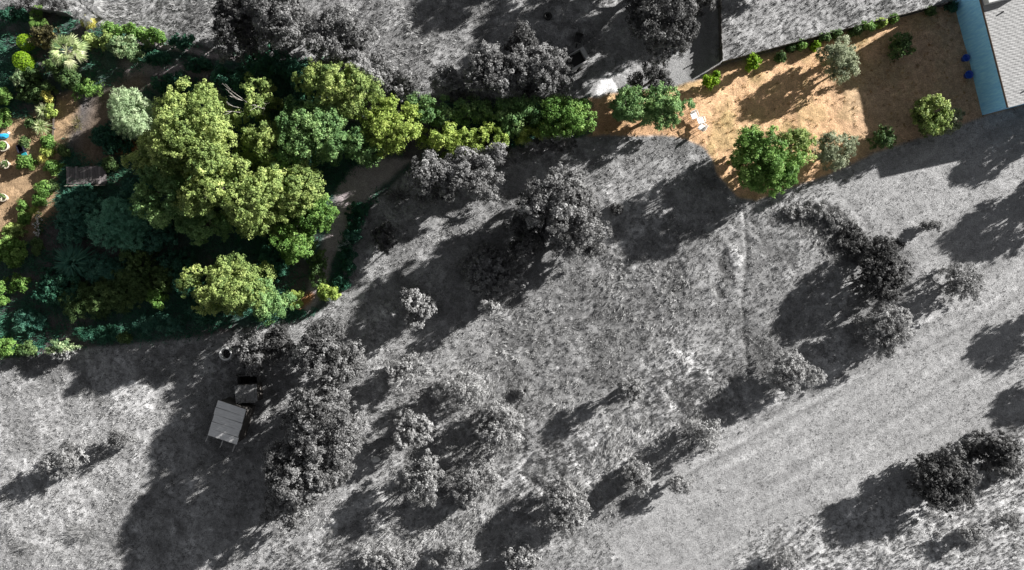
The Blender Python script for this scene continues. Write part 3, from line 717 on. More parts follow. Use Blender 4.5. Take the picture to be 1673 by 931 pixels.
def build_small_shed():
    hz = 1.5; c = W(402, 643, hz); ang = math.radians(3)
    root = empty('lean_to', (c[0], c[1], ground_h(402, 643)), ang, 'low hut with a dark mottled roof against the corner of the plank shed', 'shed')
    s = PX * (1 - hz / H); w, d = 36 * s, 30 * s; r = random.Random(8)
    bm = bmesh.new(); n = 9
    for i in range(n):
        x = -w / 2 + (i + .5) * w / n; bx(bm, (x, r.uniform(-.04, .04), hz + .01 * (i % 2) + r.uniform(0, .02)), (w / n * .96, d * r.uniform(.95, 1.03), .03), Matrix.Rotation(.07, 3, 'X') @ Matrix.Rotation(r.uniform(-.03, .03), 3, 'Z'))
    obj('roof', bm, plain('mottled_roof', (.24,.24,.24), .85, .65, 7, .5), root)
    bm = bmesh.new()
    for (x, y, sx, sy) in ((-w / 2 + .06, 0, .05, d - .15), (w / 2 - .06, 0, .05, d - .15), (0, -d / 2 + .07, w - .2, .05), (0, d / 2 - .07, w - .2, .05)): bx(bm, (x, y, hz / 2 - .08), (sx, sy, hz - .1))
    obj('wall', bm, DKWOOD, root)
    # open dark pen in front (up in the picture)
    c2 = W(404, 621, .8); pr = empty('open_pen', (c2[0], c2[1], ground_h(404, 621)), ang, 'narrow open boarded pen, dark inside, beside the mottled hut', 'pen')
    for nm, (x, y, sx, sy) in (('board', (0, .36, 1.7, .06)), ('board', (-.82, 0, .07, .66)), ('board', (.82, 0, .06, .66)), ('board', (0, -.36, 1.7, .05))):
        bm = bmesh.new(); bx(bm, (x, y, .38), (sx, sy, .9), None, .008); obj(nm, bm, plain('dark_pen_board', (.10,.10,.10), .9, .4, 9, .3), pr)
    for x in (-.84, .84):
        for y in (-.38, .38):
            bm = bmesh.new(); tube(bm, [(x * 1.04, y * 1.1, -.1), (x * 1.04, y * 1.1, .95)], .045, 7); obj('post', bm, POSTM, pr, True)
    bm = bmesh.new(); bx(bm, (0, 0, .03), (1.6, .64, .05)); obj('floor', bm, plain('near_black_fill', (.012,.012,.012), .95, .4, 9), pr)  # near-black floor paints in the darkness inside the pen
build_small_shed()
def build_well():
    c = W(369, 578, .5); root = empty('well_ring', (c[0], c[1], ground_h(369, 578)), 0, 'round pale concrete well ring with a black opening, standing in the shade', 'well')
    bm = bmesh.new(); rings = lathe(bm, [(.40, -.02), (.40, .62), (.42, .66), (.50, .66), (.53, .62), (.54, .0), (.54, -.2)], 32)
    obj('ring', bm, plain('pale_concrete', (.78,.78,.78), .85, .25, 6, .4), root, False)
    bm = bmesh.new(); bmesh.ops.create_circle(bm, cap_ends=True, segments=32, radius=.405, matrix=Matrix.Translation((0, 0, .035))); obj('water', bm, plain('black_water', (.004,.004,.004), .12, .2, 3, .0), root)
    bm = bmesh.new(); tube(bm, [(-.30, -.50, .66), (-.42, -.78, .3), (-.5, -.95, .02)], .025, 6); obj('pipe', bm, POSTM, root, True)
build_well()
def build_bridge():
    c = W(141, 287, .25); root = empty('plank_footbridge', (c[0], c[1], ground_h(141, 287)), math.radians(1), 'weathered brown plank deck lying across the garden ditch', 'footbridge')
    r = random.Random(2); w = 3.15; d = 1.45; n = 15; x = -w / 2
    for i in range(n):
        k = w / n * r.uniform(.8, 1.2); bm = bmesh.new()
        bx(bm, (x + k / 2, r.uniform(-.05, .05), .27 + r.uniform(-.008, .012)), (k * .90, d * r.uniform(.94, 1.03), .045), Matrix.Rotation(r.uniform(-.014, .014), 3, 'Z'), .006)
        obj('plank', bm, plain('brown_plank', (.17,.15,.15), .85, .35, 4, .3, stretch=(8, 1, 8)) if i % 3 else plain('worn_plank', (.25,.22,.22), .85, .35, 4, .3, stretch=(8, 1, 8)), root); x += k
    for y in (-.62, .55):
        bm = bmesh.new(); bx(bm, (0, y, .17), (w * 1.02, .12, .13)); obj('beam', bm, DKWOOD, root)
    bm = bmesh.new(); bx(bm, (-.1, -.80, .25), (w * 1.05, .07, .07)); obj('edge_rail', bm, plain('pale_rail', (.36,.31,.27), .8, .3, 8), root)
build_bridge()

# ------------------------------------------------------------------ SMALL OBJECTS
WPL = plain('white_plastic', (.80,.80,.79), .45, .04, 6, .02)
def chair(px, py, face, label):
    c = W(px, py, .35); root = empty('garden_chair', (c[0], c[1], ground_h(px, py)), face, label, 'chair', 'white plastic chairs on the straw yard')
    bm = bmesh.new(); bx(bm, (0, 0, .42), (.50, .48, .035), None, .012); bx(bm, (0, .235, .40), (.46, .03, .05), None, .01); obj('seat', bm, WPL, root, False)
    bm = bmesh.new()
    for k in range(5): bx(bm, (-.20 + .10 * k, -.27 - .02, .66), (.065, .025, .42), Matrix.Rotation(.18, 3, 'X'), .008)
    bx(bm, (0, -.33, .88), (.50, .035, .09), Matrix.Rotation(.18, 3, 'X'), .012); bx(bm, (0, -.25, .48), (.48, .03, .05), None, .008); obj('backrest', bm, WPL, root)
    for sx in (-1, 1):
        bm = bmesh.new(); tube(bm, [(sx * .26, .22, .42), (sx * .29, .21, .62), (sx * .30, .12, .66), (sx * .30, -.20, .665), (sx * .27, -.29, .64)], [.022, .025, .03, .03, .022], 8); obj('armrest', bm, WPL, root, True)
        for y in (-.22, .22):
            bm = bmesh.new(); tube(bm, [(sx * .23, y, .42), (sx * .27, y * 1.15, 0)], [.026, .018], 7); obj('leg', bm, WPL, root, True)
chair(1134, 189, math.radians(200), 'white plastic chair half under the edge of the green tree')
chair(1144.5, 196, math.radians(20), 'white plastic chair in the middle of the three, casting the long bar of shade')
chair(1146, 208, math.radians(62), 'lowest white plastic chair on the straw, nearest the grey field')
def bucket(px, py, col, nm, label, rad=.27, h=.42, grp=None):
    c = W(px, py, .2); root = empty('tub', (c[0], c[1], ground_h(px, py)), 0, label, 'tub', grp); m = plain(nm, col, .4, .08, 5, .05)
    bm = bmesh.new(); lathe(bm, [(.001, .0), (rad * .8, .0), (rad * .97, h), (rad * 1.06, h + .01), (rad * 1.06, h - .03), (rad * 1.09, h - .02), (rad * 1.09, h + .03), (rad * .93, h + .03), (rad * .77, .03), (.001, .03)], 24); obj('body', bm, m, root, True)
    bm = bmesh.new(); tube(bm, [(rad * math.cos(a), -.02 + rad * .35 * math.sin(a) * 0, h + .02 + rad * .62 * math.sin(a)) for a in np.linspace(0, math.pi, 13)], .013, 6); obj('handle', bm, m, root, True)
    for k in (0,):
        bm = bmesh.new(); bmesh.ops.create_circle(bm, cap_ends=True, segments=20, radius=rad * .85, matrix=Matrix.Translation((0, 0, h * .62))); obj('contents', bm, m, root)
BLUE = (.012,.075,.50)
bucket(1575, 96, BLUE, 'blue_plastic', 'upper of two bright blue tubs at the foot of the house wall', grp='blue tubs by the house wall')
bucket(1580.5, 123, BLUE, 'blue_plastic', 'lower of two bright blue tubs at the foot of the house wall', .30, grp='blue tubs by the house wall')
def flowerpot(px, py, rad, mat, plantmat, label, style='ball'):
    c = W(px, py, .3); root = empty('planter', (c[0], c[1], ground_h(px, py)), 0, label, 'planter', 'planters on the sandy ground')
    bm = bmesh.new(); lathe(bm, [(rad * .75, 0), (rad * .95, .36), (rad * 1.05, .38), (rad * 1.05, .46), (rad * .88, .46), (rad * .85, .34), (.001, .34)], 22); obj('pot', bm, mat, root, True)
    r = np.random.default_rng(int(px * 3 + py)); cr = Crown(); foliage_lobes(cr, [(0, 0, .52, rad * .72), (rad * .2, .05, .58, rad * .45)], r, 40, 14, .09, .05, .03, inside=.3)
    link('foliage', cr.mesh('foliage'), FOL[plantmat](), root)
STONE = plain('cream_stone', (.60,.52,.42), .8, .15, 8, .2)
flowerpot(6, 239, .42, STONE, 'bright', 'cream stone planter with a bright plant below the blue tarp at the left edge')
flowerpot(9, 269, .34, STONE, 'mid', 'cream ringed pot with a small dark plant left of the green bush')
flowerpot(6, 323, .32, STONE, 'mid', 'cream pot with a green plant alone on bare sand at the left edge')
def tarp_bundle():
    c = W(5, 222, .25); root = empty('blue_bundle', (c[0], c[1], ground_h(5, 222)), .2, 'crumpled turquoise blue plastic bundle at the left edge above the stone planter', 'tarp')
    bm = bmesh.new(); bmesh.ops.create_icosphere(bm, subdivisions=4, radius=1)
    for v in bm.verts:
        q = .80 + .35 * vnoise(np.array([v.co.x * 2.6 + 5]), np.array([v.co.y * 2.6 + v.co.z * 1.7]), 3)[0]
        v.co = Vector((v.co.x * .42 * q, v.co.y * .22 * q, max(-.02, v.co.z * .28 * q + .12)))
    obj('sheet', bm, plain('turquoise_plastic', (.03,.33,.62), .35, .15, 6, .3), root, True)
    bm = bmesh.new(); bmesh.ops.create_icosphere(bm, subdivisions=3, radius=.12, matrix=Matrix.Translation((.42, .17, .1))); obj('stone', bm, plain('white_stone', (.7,.66,.6), .8, .15, 9), root, True)
tarp_bundle()
def wheelie():
    c = W(35, 243, .3); root = empty('black_crate', (c[0], c[1], ground_h(35, 243)), .3, 'small black box with a turquoise lid end among the plants', 'box')
    bm = bmesh.new()
    for q, s in (((0, 0, .03), (.5, .66, .05)), ((-.235, 0, .25), (.03, .66, .5)), ((.235, 0, .25), (.03, .66, .5)), ((0, .315, .25), (.44, .03, .5)), ((0, -.315, .25), (.44, .03, .5))): bx(bm, q, s, None, .006)
    obj('body', bm, plain('black_plastic', (.012,.012,.022), .5, .2, 6), root)
    bm = bmesh.new(); bx(bm, (.05, -.47, .2), (.42, .24, .05), Matrix.Rotation(.5, 3, 'X'), .015); obj('lid', bm, plain('turquoise_lid', (.04,.42,.50), .45, .1, 6), root)
wheelie()
def trailer():
    c = W(941, 98, .6); root = empty('box_trailer', (c[0], c[1], ground_h(941, 98)), math.radians(29), 'open box trailer with pale grey rails and a dark bed in the shade', 'trailer')
    pale = plain('pale_trailer_metal', (.42,.42,.42), .5, .15, 5, .1); dark = plain('dark_bed', (.022,.022,.022), .8, .3, 6)
    bm = bmesh.new(); bx(bm, (-.05, 0, .48), (1.35, 1.0, .06)); obj('bed', bm, dark, root)
    for y, th in ((.56, .07), (-.58, .16)):
        bm = bmesh.new(); bx(bm, (-.05, y, .72), (1.45, th, .46), None, .02); obj('side_panel', bm, pale, root)
    bm = bmesh.new(); bx(bm, (.80, .08, .74), (.34, 1.06, .50), None, .03); obj('front_panel', bm, pale, root)
    for y in (.70, -.76):
        bm = bmesh.new(); rr = lathe(bm, [(.12, -.08), (.30, -.08), (.33, -.04), (.33, .04), (.30, .08), (.12, .08)], 20); bmesh.ops.transform(bm, matrix=Matrix.Translation((0, y, .32)) @ Matrix.Rotation(math.pi / 2, 4, 'X'), verts=bm.verts); obj('wheel', bm, dark, root, True)
    bm = bmesh.new(); tube(bm, [(.97, 0, .45), (1.55, 0, .42)], .04, 8); obj('drawbar', bm, dark, root, True)
trailer()
def barrow():
    c = W(945, 63, .4); root = empty('wheelbarrow', (c[0], c[1], ground_h(945, 63)), math.radians(-105), 'small wheelbarrow with pale handles standing on the shaded ground above the trailer', 'wheelbarrow')
    pale = plain('pale_handle', (.42,.42,.42), .5, .1, 6); dk = plain('dark_tray', (.10,.10,.10), .5, .4, 5)
    bm = bmesh.new(); v0 = [(-.30, -.22, .32), (.25, -.17, .30), (.25, .17, .30), (-.30, .22, .32)]; v1 = [(-.42, -.32, .58), (.40, -.27, .60), (.40, .27, .60), (-.42, .32, .58)]
    a = [bm.verts.new(v) for v in v0]; b = [bm.verts.new(v) for v in v1]; bm.faces.new(a)
    for k in range(4): bm.faces.new((a[k], a[(k + 1) % 4], b[(k + 1) % 4], b[k]))
    bmesh.ops.solidify(bm, geom=bm.faces[:], thickness=.02); obj('tray', bm, dk, root)
    for s in (-1, 1):
        bm = bmesh.new(); tube(bm, [(.55, s * .10, .22), (-.30, s * .26, .36), (-.85, s * .30, .56)], .024, 7); obj('handle', bm, pale, root, True)
        bm = bmesh.new(); tube(bm, [(-.30, s * .25, .36), (-.36, s * .27, 0)], .022, 6); obj('leg', bm, pale, root, True)
    bm = bmesh.new(); lathe(bm, [(.05, -.05), (.16, -.05), (.19, 0), (.16, .05), (.05, .05)], 18); bmesh.ops.transform(bm, matrix=Matrix.Translation((.55, 0, .19)) @ Matrix.Rotation(math.pi / 2, 4, 'X'), verts=bm.verts); obj('wheel', bm, plain('tyre', (.02,.02,.02), .8, .2, 8), root, True)
barrow()
def tyre():
    c = W(895, 26, .1); root = empty('old_tyre', (c[0], c[1], ground_h(895, 26)), 0, 'lone black tyre lying flat on the shaded ground near the top edge', 'tyre')
    bm = bmesh.new(); lathe(bm, [(.17, .05), (.22, .0), (.31, .0), (.35, .06), (.35, .14), (.31, .20), (.22, .20), (.17, .15), (.17, .05)], 26); obj('tread', bm, plain('tyre', (.02,.02,.02), .8, .2, 8), root, True)
    bm = bmesh.new(); bmesh.ops.create_circle(bm, cap_ends=True, segments=26, radius=.18, matrix=Matrix.Translation((0, 0, .08))); obj('soil_fill', bm, plain('near_black_fill', (.012,.012,.012), .95, .4, 9), root)
tyre()
def bare_branches(name, px, py, h, spread, mat, label, seed, depth=4, lean=(0, 0), rad=.08, group=None):
    r = random.Random(seed); c = W(px, py, h * .5); root = empty(name, (c[0], c[1], ground_h(px, py)), 0, label, 'tree', group)
    tr = bmesh.new(); br = bmesh.new()
    def grow(bm, p, d, L, rad, k):
        q = p + d * L * .5 + Vector((r.uniform(-.1, .1), r.uniform(-.1, .1), 0)) * L; e = q + (d + Vector((r.uniform(-.3, .3), r.uniform(-.3, .3), r.uniform(-.1, .1)))).normalized() * L * .5
        tube(bm, [p, q, e], [rad, rad * .8, rad * .55], 6)
        if k == 0: return
        for _ in range(r.choice((2, 2, 3))):
            nd = (d + Vector((r.uniform(-1, 1), r.uniform(-1, 1), r.uniform(-.35, .45))) * spread).normalized(); grow(br, e, nd, L * r.uniform(.55, .8), rad * .55, k - 1)
    grow(tr, Vector((0, 0, -.1)), Vector((lean[0], lean[1], 1)).normalized(), h * .42, rad, depth)
    obj('trunk', tr, mat, root, True); obj('branches', br, mat, root, True)
bare_branches('dead_tree', 421, 192, 6.9, .30, DEADWOOD(), 'bleached dead tree with bare white branches rising through the big oaks', 11, 3, (-.05, .14), .065)
bare_branches('bare_shrub', 562, 401, 1.6, 1.0, plain('grey_white_twig', (.45,.52,.52), .8, .2, 12), 'leafless whitish shrub on the dark verge right of the garden path', 5, 5, (.1, 0), .03)
def stone_pile():
    r = random.Random(6)
    for (x, y, s, lab) in ((613, 750, .42, 'flat pale stone lying in the shade right of the big grey oak'), (555, 408, .22, 'small white stone by the path next to the bare shrub')):
        c = W(x, y); bm = bmesh.new(); bmesh.ops.create_icosphere(bm, subdivisions=3, radius=1)
        for v in bm.verts:
            q = .8 + .4 * vnoise(np.array([v.co.x * 1.7 + s]), np.array([v.co.y * 1.7 + v.co.z]), 3)[0]; v.co = Vector((v.co.x * s * q, v.co.y * s * .6 * q, max(-.05, v.co.z * s * .4 * q)))
        o = obj('stone', bm, plain('pale_stone', (.55,.55,.54), .85, .2, 6, .4), None, True); o.location = (c[0], c[1], ground_h(x, y) + .02); tag(o, lab, 'stone')
stone_pile()

# ------------------------------------------------------------------ PLANTING LIST: (kind, x, y, rx, ry, height, style, leaf, label, category, group, options)
OG = 'small grey orchard trees'; GO = 'large grey oaks'; EO = 'green oaks of the garden'; YP = 'young plants along the screen fence'; GB = 'garden shrubs'; YR = 'plants in the row beside the edging board'
S = dict(split=True)
PLANTS = [
 # --- green oaks of the garden
 ('oak_tree',318,215,80,82,8.4,'oak','oak','tall sunlit oak crown in the middle of the garden, left of the dead tree','tree',EO,{}),
 ('oak_tree',385,300,92,74,7.6,'oak','oak','broad yellowish green oak below the dead tree, right of the teal bushes','tree',EO,{}),
 ('oak_tree',278,320,54,64,6.2,'oak','oak2','darker oak half shaded on the lower left of the main clump','tree',EO,{}),  # shaded lower left of the clump, its shade put into a darker leaf
 ('oak_tree',262,262,46,44,5.6,'oak','oak','sunlit oak on the left flank of the main clump, beside the weeping bush','tree',EO,{}),
 ('oak_tree',330,362,58,32,5.0,'oak','oak2','low oak crown along the lower edge of the main clump','tree',EO,{}),
 ('oak_tree',438,232,32,36,5.6,'oak','oak','oak crown just below the dead white trunk','tree',EO,{}),
 ('oak_tree',430,352,40,34,5.0,'oak','oak','oak crown between the broad yellowish oak and the narrow bright tree','tree',EO,{}),
 ('oak_tree',478,310,52,45,5.6,'oak','oak','oak spreading toward the curve of the garden path','tree',EO,{}),
 ('oak_tree',510,345,38,36,4.2,'oak','bright','bright green tree touching the left side of the garden path','tree',EO,{}),
 ('oak_tree',482,398,34,40,4.0,'oak','bright','narrow bright green tree above the lower oak by the path','tree',EO,{}),
 ('oak_tree',375,465,76,48,5.7,'oak','oak','wide oak at the bottom of the garden above the well','tree',EO,{}),
 ('oak_tree',438,488,32,34,4.6,'oak','oak2','oak at the lower end of the path, right of the wide bottom oak','tree',EO,{}),
 ('oak_tree',425,160,26,30,5.4,'leafy','oak','slim leafy oak right beside the dead white trunk','tree',EO,{}),
 ('oak_tree',565,145,72,50,6.6,'oak','oak','yellow green oak on the colour boundary below the grey brush','tree',EO,S),
 ('oak_tree',520,215,66,52,6.2,'oak','oak2','mid green oak left of the yellow topped one, above the path','tree',EO,{}),
 ('oak_tree',640,205,48,50,5.6,'oak','yellow','olive yellow oak above the top of the garden path','tree',EO,{}),
 ('oak_tree',590,235,34,30,5.0,'oak','oak2','green oak with the garden path emerging beneath it','tree',EO,{}),
 ('oak_tree',702,183,40,26,4.4,'oak','oak2','dark green tree at the left end of the long hedge row','tree',EO,S),
 ('oak_tree',735,232,56,24,4.8,'oak','yellow','yellow green low tree straddling the line into grey leaves','tree',EO,S),
 ('oak_tree',795,230,38,26,4.6,'oak','yellow','yellow green tree right of the first one along the grey line','tree',EO,S),
 ('oak_tree',775,180,50,24,3.8,'oak','oak2','deep green stretch of tree in the middle of the long hedge row','tree',EO,S),
 ('oak_tree',850,190,46,30,4.2,'oak','oak2','dark green tree under the large grey cluster of oaks','tree',EO,S),
 ('oak_tree',920,192,54,32,4.6,'oak','bright','fresh green tree closing the right end of the long hedge row','tree',EO,S),
 ('oak_tree',888,222,52,18,3.2,'oak','yellow','low lime tinted tree along the lower side of the hedge row','tree',EO,S),
 ('oak_tree',1030,176,36,30,4.4,'oak','oak2','left half of the green pair beside the white gravel','tree',EO,{}),
 ('oak_tree',1090,172,46,34,4.6,'oak','oak2','right half of the green pair, next to the white chairs','tree',EO,{}),
 ('oak_tree',1240,238,42,40,5.0,'oak','bright','upper left crown of the fresh green tree on the straw yard edge','tree',EO,{}),
 ('oak_tree',1262,278,56,40,4.6,'oak','bright','lower crown of the fresh green tree where the straw meets the grey meadow','tree',EO,{}),
 ('oak_tree',1302,240,28,32,3.6,'oak','oak','side crown of the fresh green tree toward the pale olive','tree',EO,{}),
 ('oak_tree',465,262,34,30,5.0,'leafy','oak2','shaded oak in the dark gap right of the dead tree','tree',EO,{}),
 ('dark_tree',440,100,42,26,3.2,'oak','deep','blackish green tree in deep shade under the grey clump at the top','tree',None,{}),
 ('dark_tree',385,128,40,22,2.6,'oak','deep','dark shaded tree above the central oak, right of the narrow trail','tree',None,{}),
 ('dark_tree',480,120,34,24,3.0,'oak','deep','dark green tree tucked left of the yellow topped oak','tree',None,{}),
 # --- garden shrubs
 ('willow_bush',213,186,40,43,3.6,'willow','willow','pale silvery weeping bush left of the big oak','tree',GB,{}),
 ('feathery_bush',195,362,48,48,3.0,'plume','feather','large feathery blue green bush in the garden shade','bush',GB,{}),
 ('feathery_bush',118,430,40,34,1.8,'rosette','teal','spiky fan shaped blue green plant in the lower garden shade','bush',GB,dict(dens=2.5)),
 ('shaded_bush',128,335,36,34,2.2,'shrub','teal','dark teal bush just below the plank deck','bush',GB,{}),
 ('shaded_bush',120,372,30,28,1.9,'shrub','teal','dark teal bush left of the large feathery bush','bush',GB,{}),
 ('shaded_bush',95,470,46,28,1.8,'shrub','deep','low dark thicket beside the bright left edge bushes','bush',GB,{}),
 ('shaded_bush',150,490,56,30,2.0,'plume','mid','spreading green thicket in the shaded bottom of the garden','bush',GB,{}),
 ('shaded_bush',205,470,50,34,2.0,'plume','mid','feathery thicket between the spiky fan plant and the small lit shrub','bush',GB,{}),
 ('shaded_bush',222,425,28,26,2.2,'shrub','mid','rounded green shrub right below the large feathery bush','bush',GB,{}),
 ('shaded_bush',290,425,26,22,1.8,'shrub','deep','dark shrub at the left side of the wide bottom oak','bush',GB,{}),
 ('shaded_bush',170,440,34,24,1.9,'plume','teal','soft blue green bush between the fan shaped plant and the rounded shrub','bush',GB,{}),
 ('shaded_bush',250,385,30,26,2.0,'shrub','teal','teal bush wedged between the feathery bush and the darker oak','bush',GB,{}),
 ('shaded_bush',270,455,34,22,1.6,'shrub','mid','green shrub above the small sunlit one in the garden bottom','bush',GB,{}),
 ('shaded_bush',310,460,26,22,1.8,'shrub','deep','dark shrub touching the left tip of the wide bottom oak','bush',GB,{}),
 ('shaded_bush',505,165,34,26,2.4,'oak','deep','dark undergrowth in the gap right of the slim leafy oak','bush',GB,{}),
 ('shaded_bush',520,440,16,28,1.4,'shrub','mid','green shrub along the left side of the garden path','bush',GB,{}),
 ('shaded_bush',440,430,40,24,2.0,'shrub','deep','dark undergrowth between the narrow bright tree and the bottom oaks','bush',GB,{}),
 ('shaded_bush',40,525,34,18,1.0,'plume','teal','low bluish weeds above the bright bush on the grey line','bush',GB,{}),
 ('shaded_bush',160,545,46,16,.9,'plume','deep','low dark weeds along the lower garden edge','bush',GB,{}),
 ('shaded_bush',260,530,50,16,.9,'plume','teal','low bluish weeds along the lower garden edge left of the bottom oak','bush',GB,{}),
 ('shaded_bush',215,320,30,24,1.6,'shrub','teal','teal bush between the plank deck and the darker oak','bush',GB,{}),
 ('shaded_bush',178,225,30,26,1.2,'shrub','deep','dark low bush in shade below the sandy strip','bush',GB,{}),
 ('shaded_bush',60,150,30,18,1.0,'shrub','mid','dark green low bush above the yucca row','bush',GB,{}),
 ('shaded_bush',330,505,36,20,1.6,'shrub','deep','dark shrub in shade beneath the wide bottom oak','bush',GB,{}),
 ('lit_shrub',258,487,14,16,1.5,'leafy','bright','small sunlit shrub alone in the dark bottom of the garden','bush',GB,{}),
 ('lit_shrub',535,478,19,14,1.8,'leafy','yellow','yellow green shrub at the bottom right end of the garden path','bush',GB,{}),
 ('fern',484,490,17,17,1.0,'fern','yellow','yellowish fern at the foot of the garden path','bush',GB,{}),
 ('topiary_ball',40,68,12.5,13,1.5,'ball','lime','upper of two clipped lime balls near the left edge','bush','clipped lime topiary balls',{}),
 ('topiary_ball',36,99,15,15.5,1.7,'ball','lime','lower and larger of two clipped lime balls near the left edge','bush','clipped lime topiary balls',{}),
 ('fan_palm',118,88,33,31,3.6,'palm','palm','fan palm with pale sunlit fronds near the lime balls','tree',None,{}),
 ('fan_palm',147,16,30,27,3.0,'palm','glight','pale grey fan palm at the top edge','tree',None,{}),
 ('lit_shrub',93,108,20,20,1.8,'leafy','mid','green shrub at the left foot of the pale fan palm','bush',GB,{}),
 ('lit_shrub',112,128,20,16,1.6,'leafy','mid','green shrub at the lower right foot of the pale fan palm','bush',GB,{}),
 ('lit_shrub',142,146,22,15,1.4,'thin','bright','sprawling fresh green shrub below the fan palm','bush',GB,{}),
 ('brown_shrub',76,60,21,20,1.7,'shrub','brownbush','brownish shrub with an orange tinge between lime ball and fan palm','bush',GB,{}),
 ('fern',62,28,22,18,1.3,'fern','bright','arching fern in front of the short reed fence','bush',GB,{}),
 ('lit_shrub',33,128,12,12,1.2,'leafy','pale','small pale shrub under the lower lime ball','bush',GB,{}),
 ('lit_shrub',53,124,13,12,1.2,'shrub','mid','dark green shrub right of the small pale shrub under the lime ball','bush',GB,{}),
 ('lit_shrub',208,76,27,24,2.4,'leafy','pale','large pale leaved shrub above the willow bush','bush',GB,{}),
 ('lit_shrub',178,68,22,16,1.9,'leafy','oak','olive leaved shrub left of the large pale leaved one','bush',GB,{}),
 ('lit_shrub',150,66,14,13,1.5,'shrub','oak','small dusty green shrub right of the fan palm','bush',GB,{}),
 ('lit_shrub',148,37,12,9,1.1,'leafy','straw','yellow tipped shrub at the foot of the grey palm','bush',GB,{}),
 ('hedge_shrub',188,48,18,12,1.7,'leafy','bright','leftmost of three fresh green hedge shrubs under the grey grass','bush','hedge shrubs under the grey grass',{}),
 ('hedge_shrub',222,52,18,12,1.6,'leafy','bright','middle of three fresh green hedge shrubs under the grey grass','bush','hedge shrubs under the grey grass',{}),
 ('hedge_shrub',254,58,17,11,1.5,'leafy','bright','rightmost of three fresh green hedge shrubs under the grey grass','bush','hedge shrubs under the grey grass',{}),
 ('shaded_bush',300,66,26,11,1.2,'shrub','deep','dark low hedge above the narrow upper trail','bush',GB,{}),
 ('shaded_bush',262,95,24,10,.9,'shrub','deep','dark low shrub below the start of the narrow trail','bush',GB,{}),
 ('shaded_bush',18,22,26,12,1.4,'shrub','deep','dark green bush in the top left corner','bush',GB,{}),
 ('shaded_bush',320,105,24,12,1.0,'shrub','deep','dark weed clump below the middle of the narrow trail','bush',GB,{}),
 ('shaded_bush',280,134,36,16,1.4,'shrub','deep','dark undergrowth between the willow bush and the narrow trail','bush',GB,{}),
 ('lit_shrub',3,155,14,11,1.2,'leafy','bright','green shrub cut by the left edge, upper of two','bush',GB,{}),
 ('lit_shrub',5,192,16,15,1.01,'shrub','bright','bright round shrub cut by the left edge above the blue bundle','bush',GB,{}),
 ('lit_shrub',78,158,9,9,.9,'leafy','straw','yellow shrub at the top of the edging board row','bush',YR,{}),
 ('yucca',70,181,15,15,1.3,'rosette','palm','yellowish spiky yucca, upper of two beside the edging board','yucca',YR,{}),
 ('yucca',66,206,16,16,0.86,'rosette','palm','pale spiky yucca, lower of two beside the edging board','yucca',YR,{}),
 ('lit_shrub',83,182,9,12,.8,'leafy','yellow','slim yellow green shrub touching the edging board','bush',YR,{}),
 ('lit_shrub',50,200,10,10,0.58,'thin','mid','thin dark shrub left of the two yuccas','bush',YR,{}),
 ('lit_shrub',78,231,9,10,0.58,'leafy','bright','green shrub at the lower end of the edging board','bush',YR,{}),
 ('lit_shrub',77,246,9,9,0.50,'leafy','yellow','light shrub just under the end of the edging board','bush',YR,{}),
 ('yucca',71,258,10,10,0.58,'rosette','straw','small straw coloured yucca above the leafy shrub by the deck','yucca',YR,{}),
 ('lit_shrub',86,272,14,10,0.72,'leafy','bright','leafy pale green shrub left of the plank deck','bush',YR,{}),
 ('lit_shrub',104,248,8,8,0.50,'leafy','mid','small dark leaved shrub above the plank deck on bare sand','bush',GB,{}),
 ('lit_shrub',40,265,15,11,0.79,'leafy','bright','rounded green shrub below the black box','bush',GB,{}),
 ('lit_shrub',41,231,8,8,0.50,'thin','mid','small dark shrub above the black box','bush',GB,{}),
 ('dry_shrub',125,200,11,18,.8,'dry','brownbush','dry greyish tangle on the right side of the sandy strip','bush',GB,{}),
 ('lit_shrub',178,268,12,10,1.0,'leafy','mid','dark leafy shrub off the right end of the plank deck','bush',GB,{}),
 ('lit_shrub',70,308,12,11,0.72,'leafy','bright','pale topped shrub on the sand below the plank deck','bush',GB,{}),
 ('lit_shrub',88,303,9,6,0.43,'leafy','mid','low shrub against the lower left corner of the plank deck','bush',GB,{}),
 ('lit_shrub',64,327,10,9,0.65,'leafy','bright','bright shrub under the pale topped one','bush',GB,{}),
 ('yucca',56,344,9,9,0.58,'rosette','yellow','small green rosette plant above the white flowers','yucca',GB,{}),
 ('lit_shrub',37,336,9,9,0.50,'thin','bright','thin green shrub on the sand left of the rosette plant','bush',GB,{}),
 ('lit_shrub',38,356,10,8,0.58,'leafy','bright','small green shrub above the big bright left edge bush','bush',GB,{}),
 ('lit_shrub',62,400,10,16,0.72,'leafy','mid','upright dark shrub below the white flowers','bush',GB,{}),
 ('bright_bush',14,412,27,26,1.44,'leafy','bright','big bright bush at the left edge below the bare sand','bush',GB,{}),
 ('bright_bush',22,375,18,12,0.86,'leafy','oak','dusty green bush joining the top of the big left edge bush','bush',GB,{}),
 ('bright_bush',2,478,15,22,2.0,'leafy','bright','bright bush cut by the left edge beside the dark thicket','bush',GB,{}),
 ('bright_bush',33,463,14,14,1.3,'leafy','bright','small bright bush right of the one cut by the edge','bush',GB,{}),
 ('bright_bush',9,569,18,14,1.4,'leafy','bright','bright bush on the grey line at the lower left edge','bush',GB,S),
 ('hedge_shrub',45,572,18,11,1.1,'leafy','mid','dark green shrub on the grey line between two bright ones','bush',GB,S),
 ('hedge_shrub',99,571,28,15,1.5,'leafy','pale','leafy shrub on the grey line, half green and half pale grey','bush',GB,S),
 ('hedge_shrub',205,552,11,9,.9,'leafy','mid','small green shrub at the lower garden edge left of the well','bush',GB,S),
 ('verge_shrub',585,350,16,24,1.1,'shrub','deep','dark green shrub along the right side of the garden path','bush','dark verge shrubs right of the path',{}),
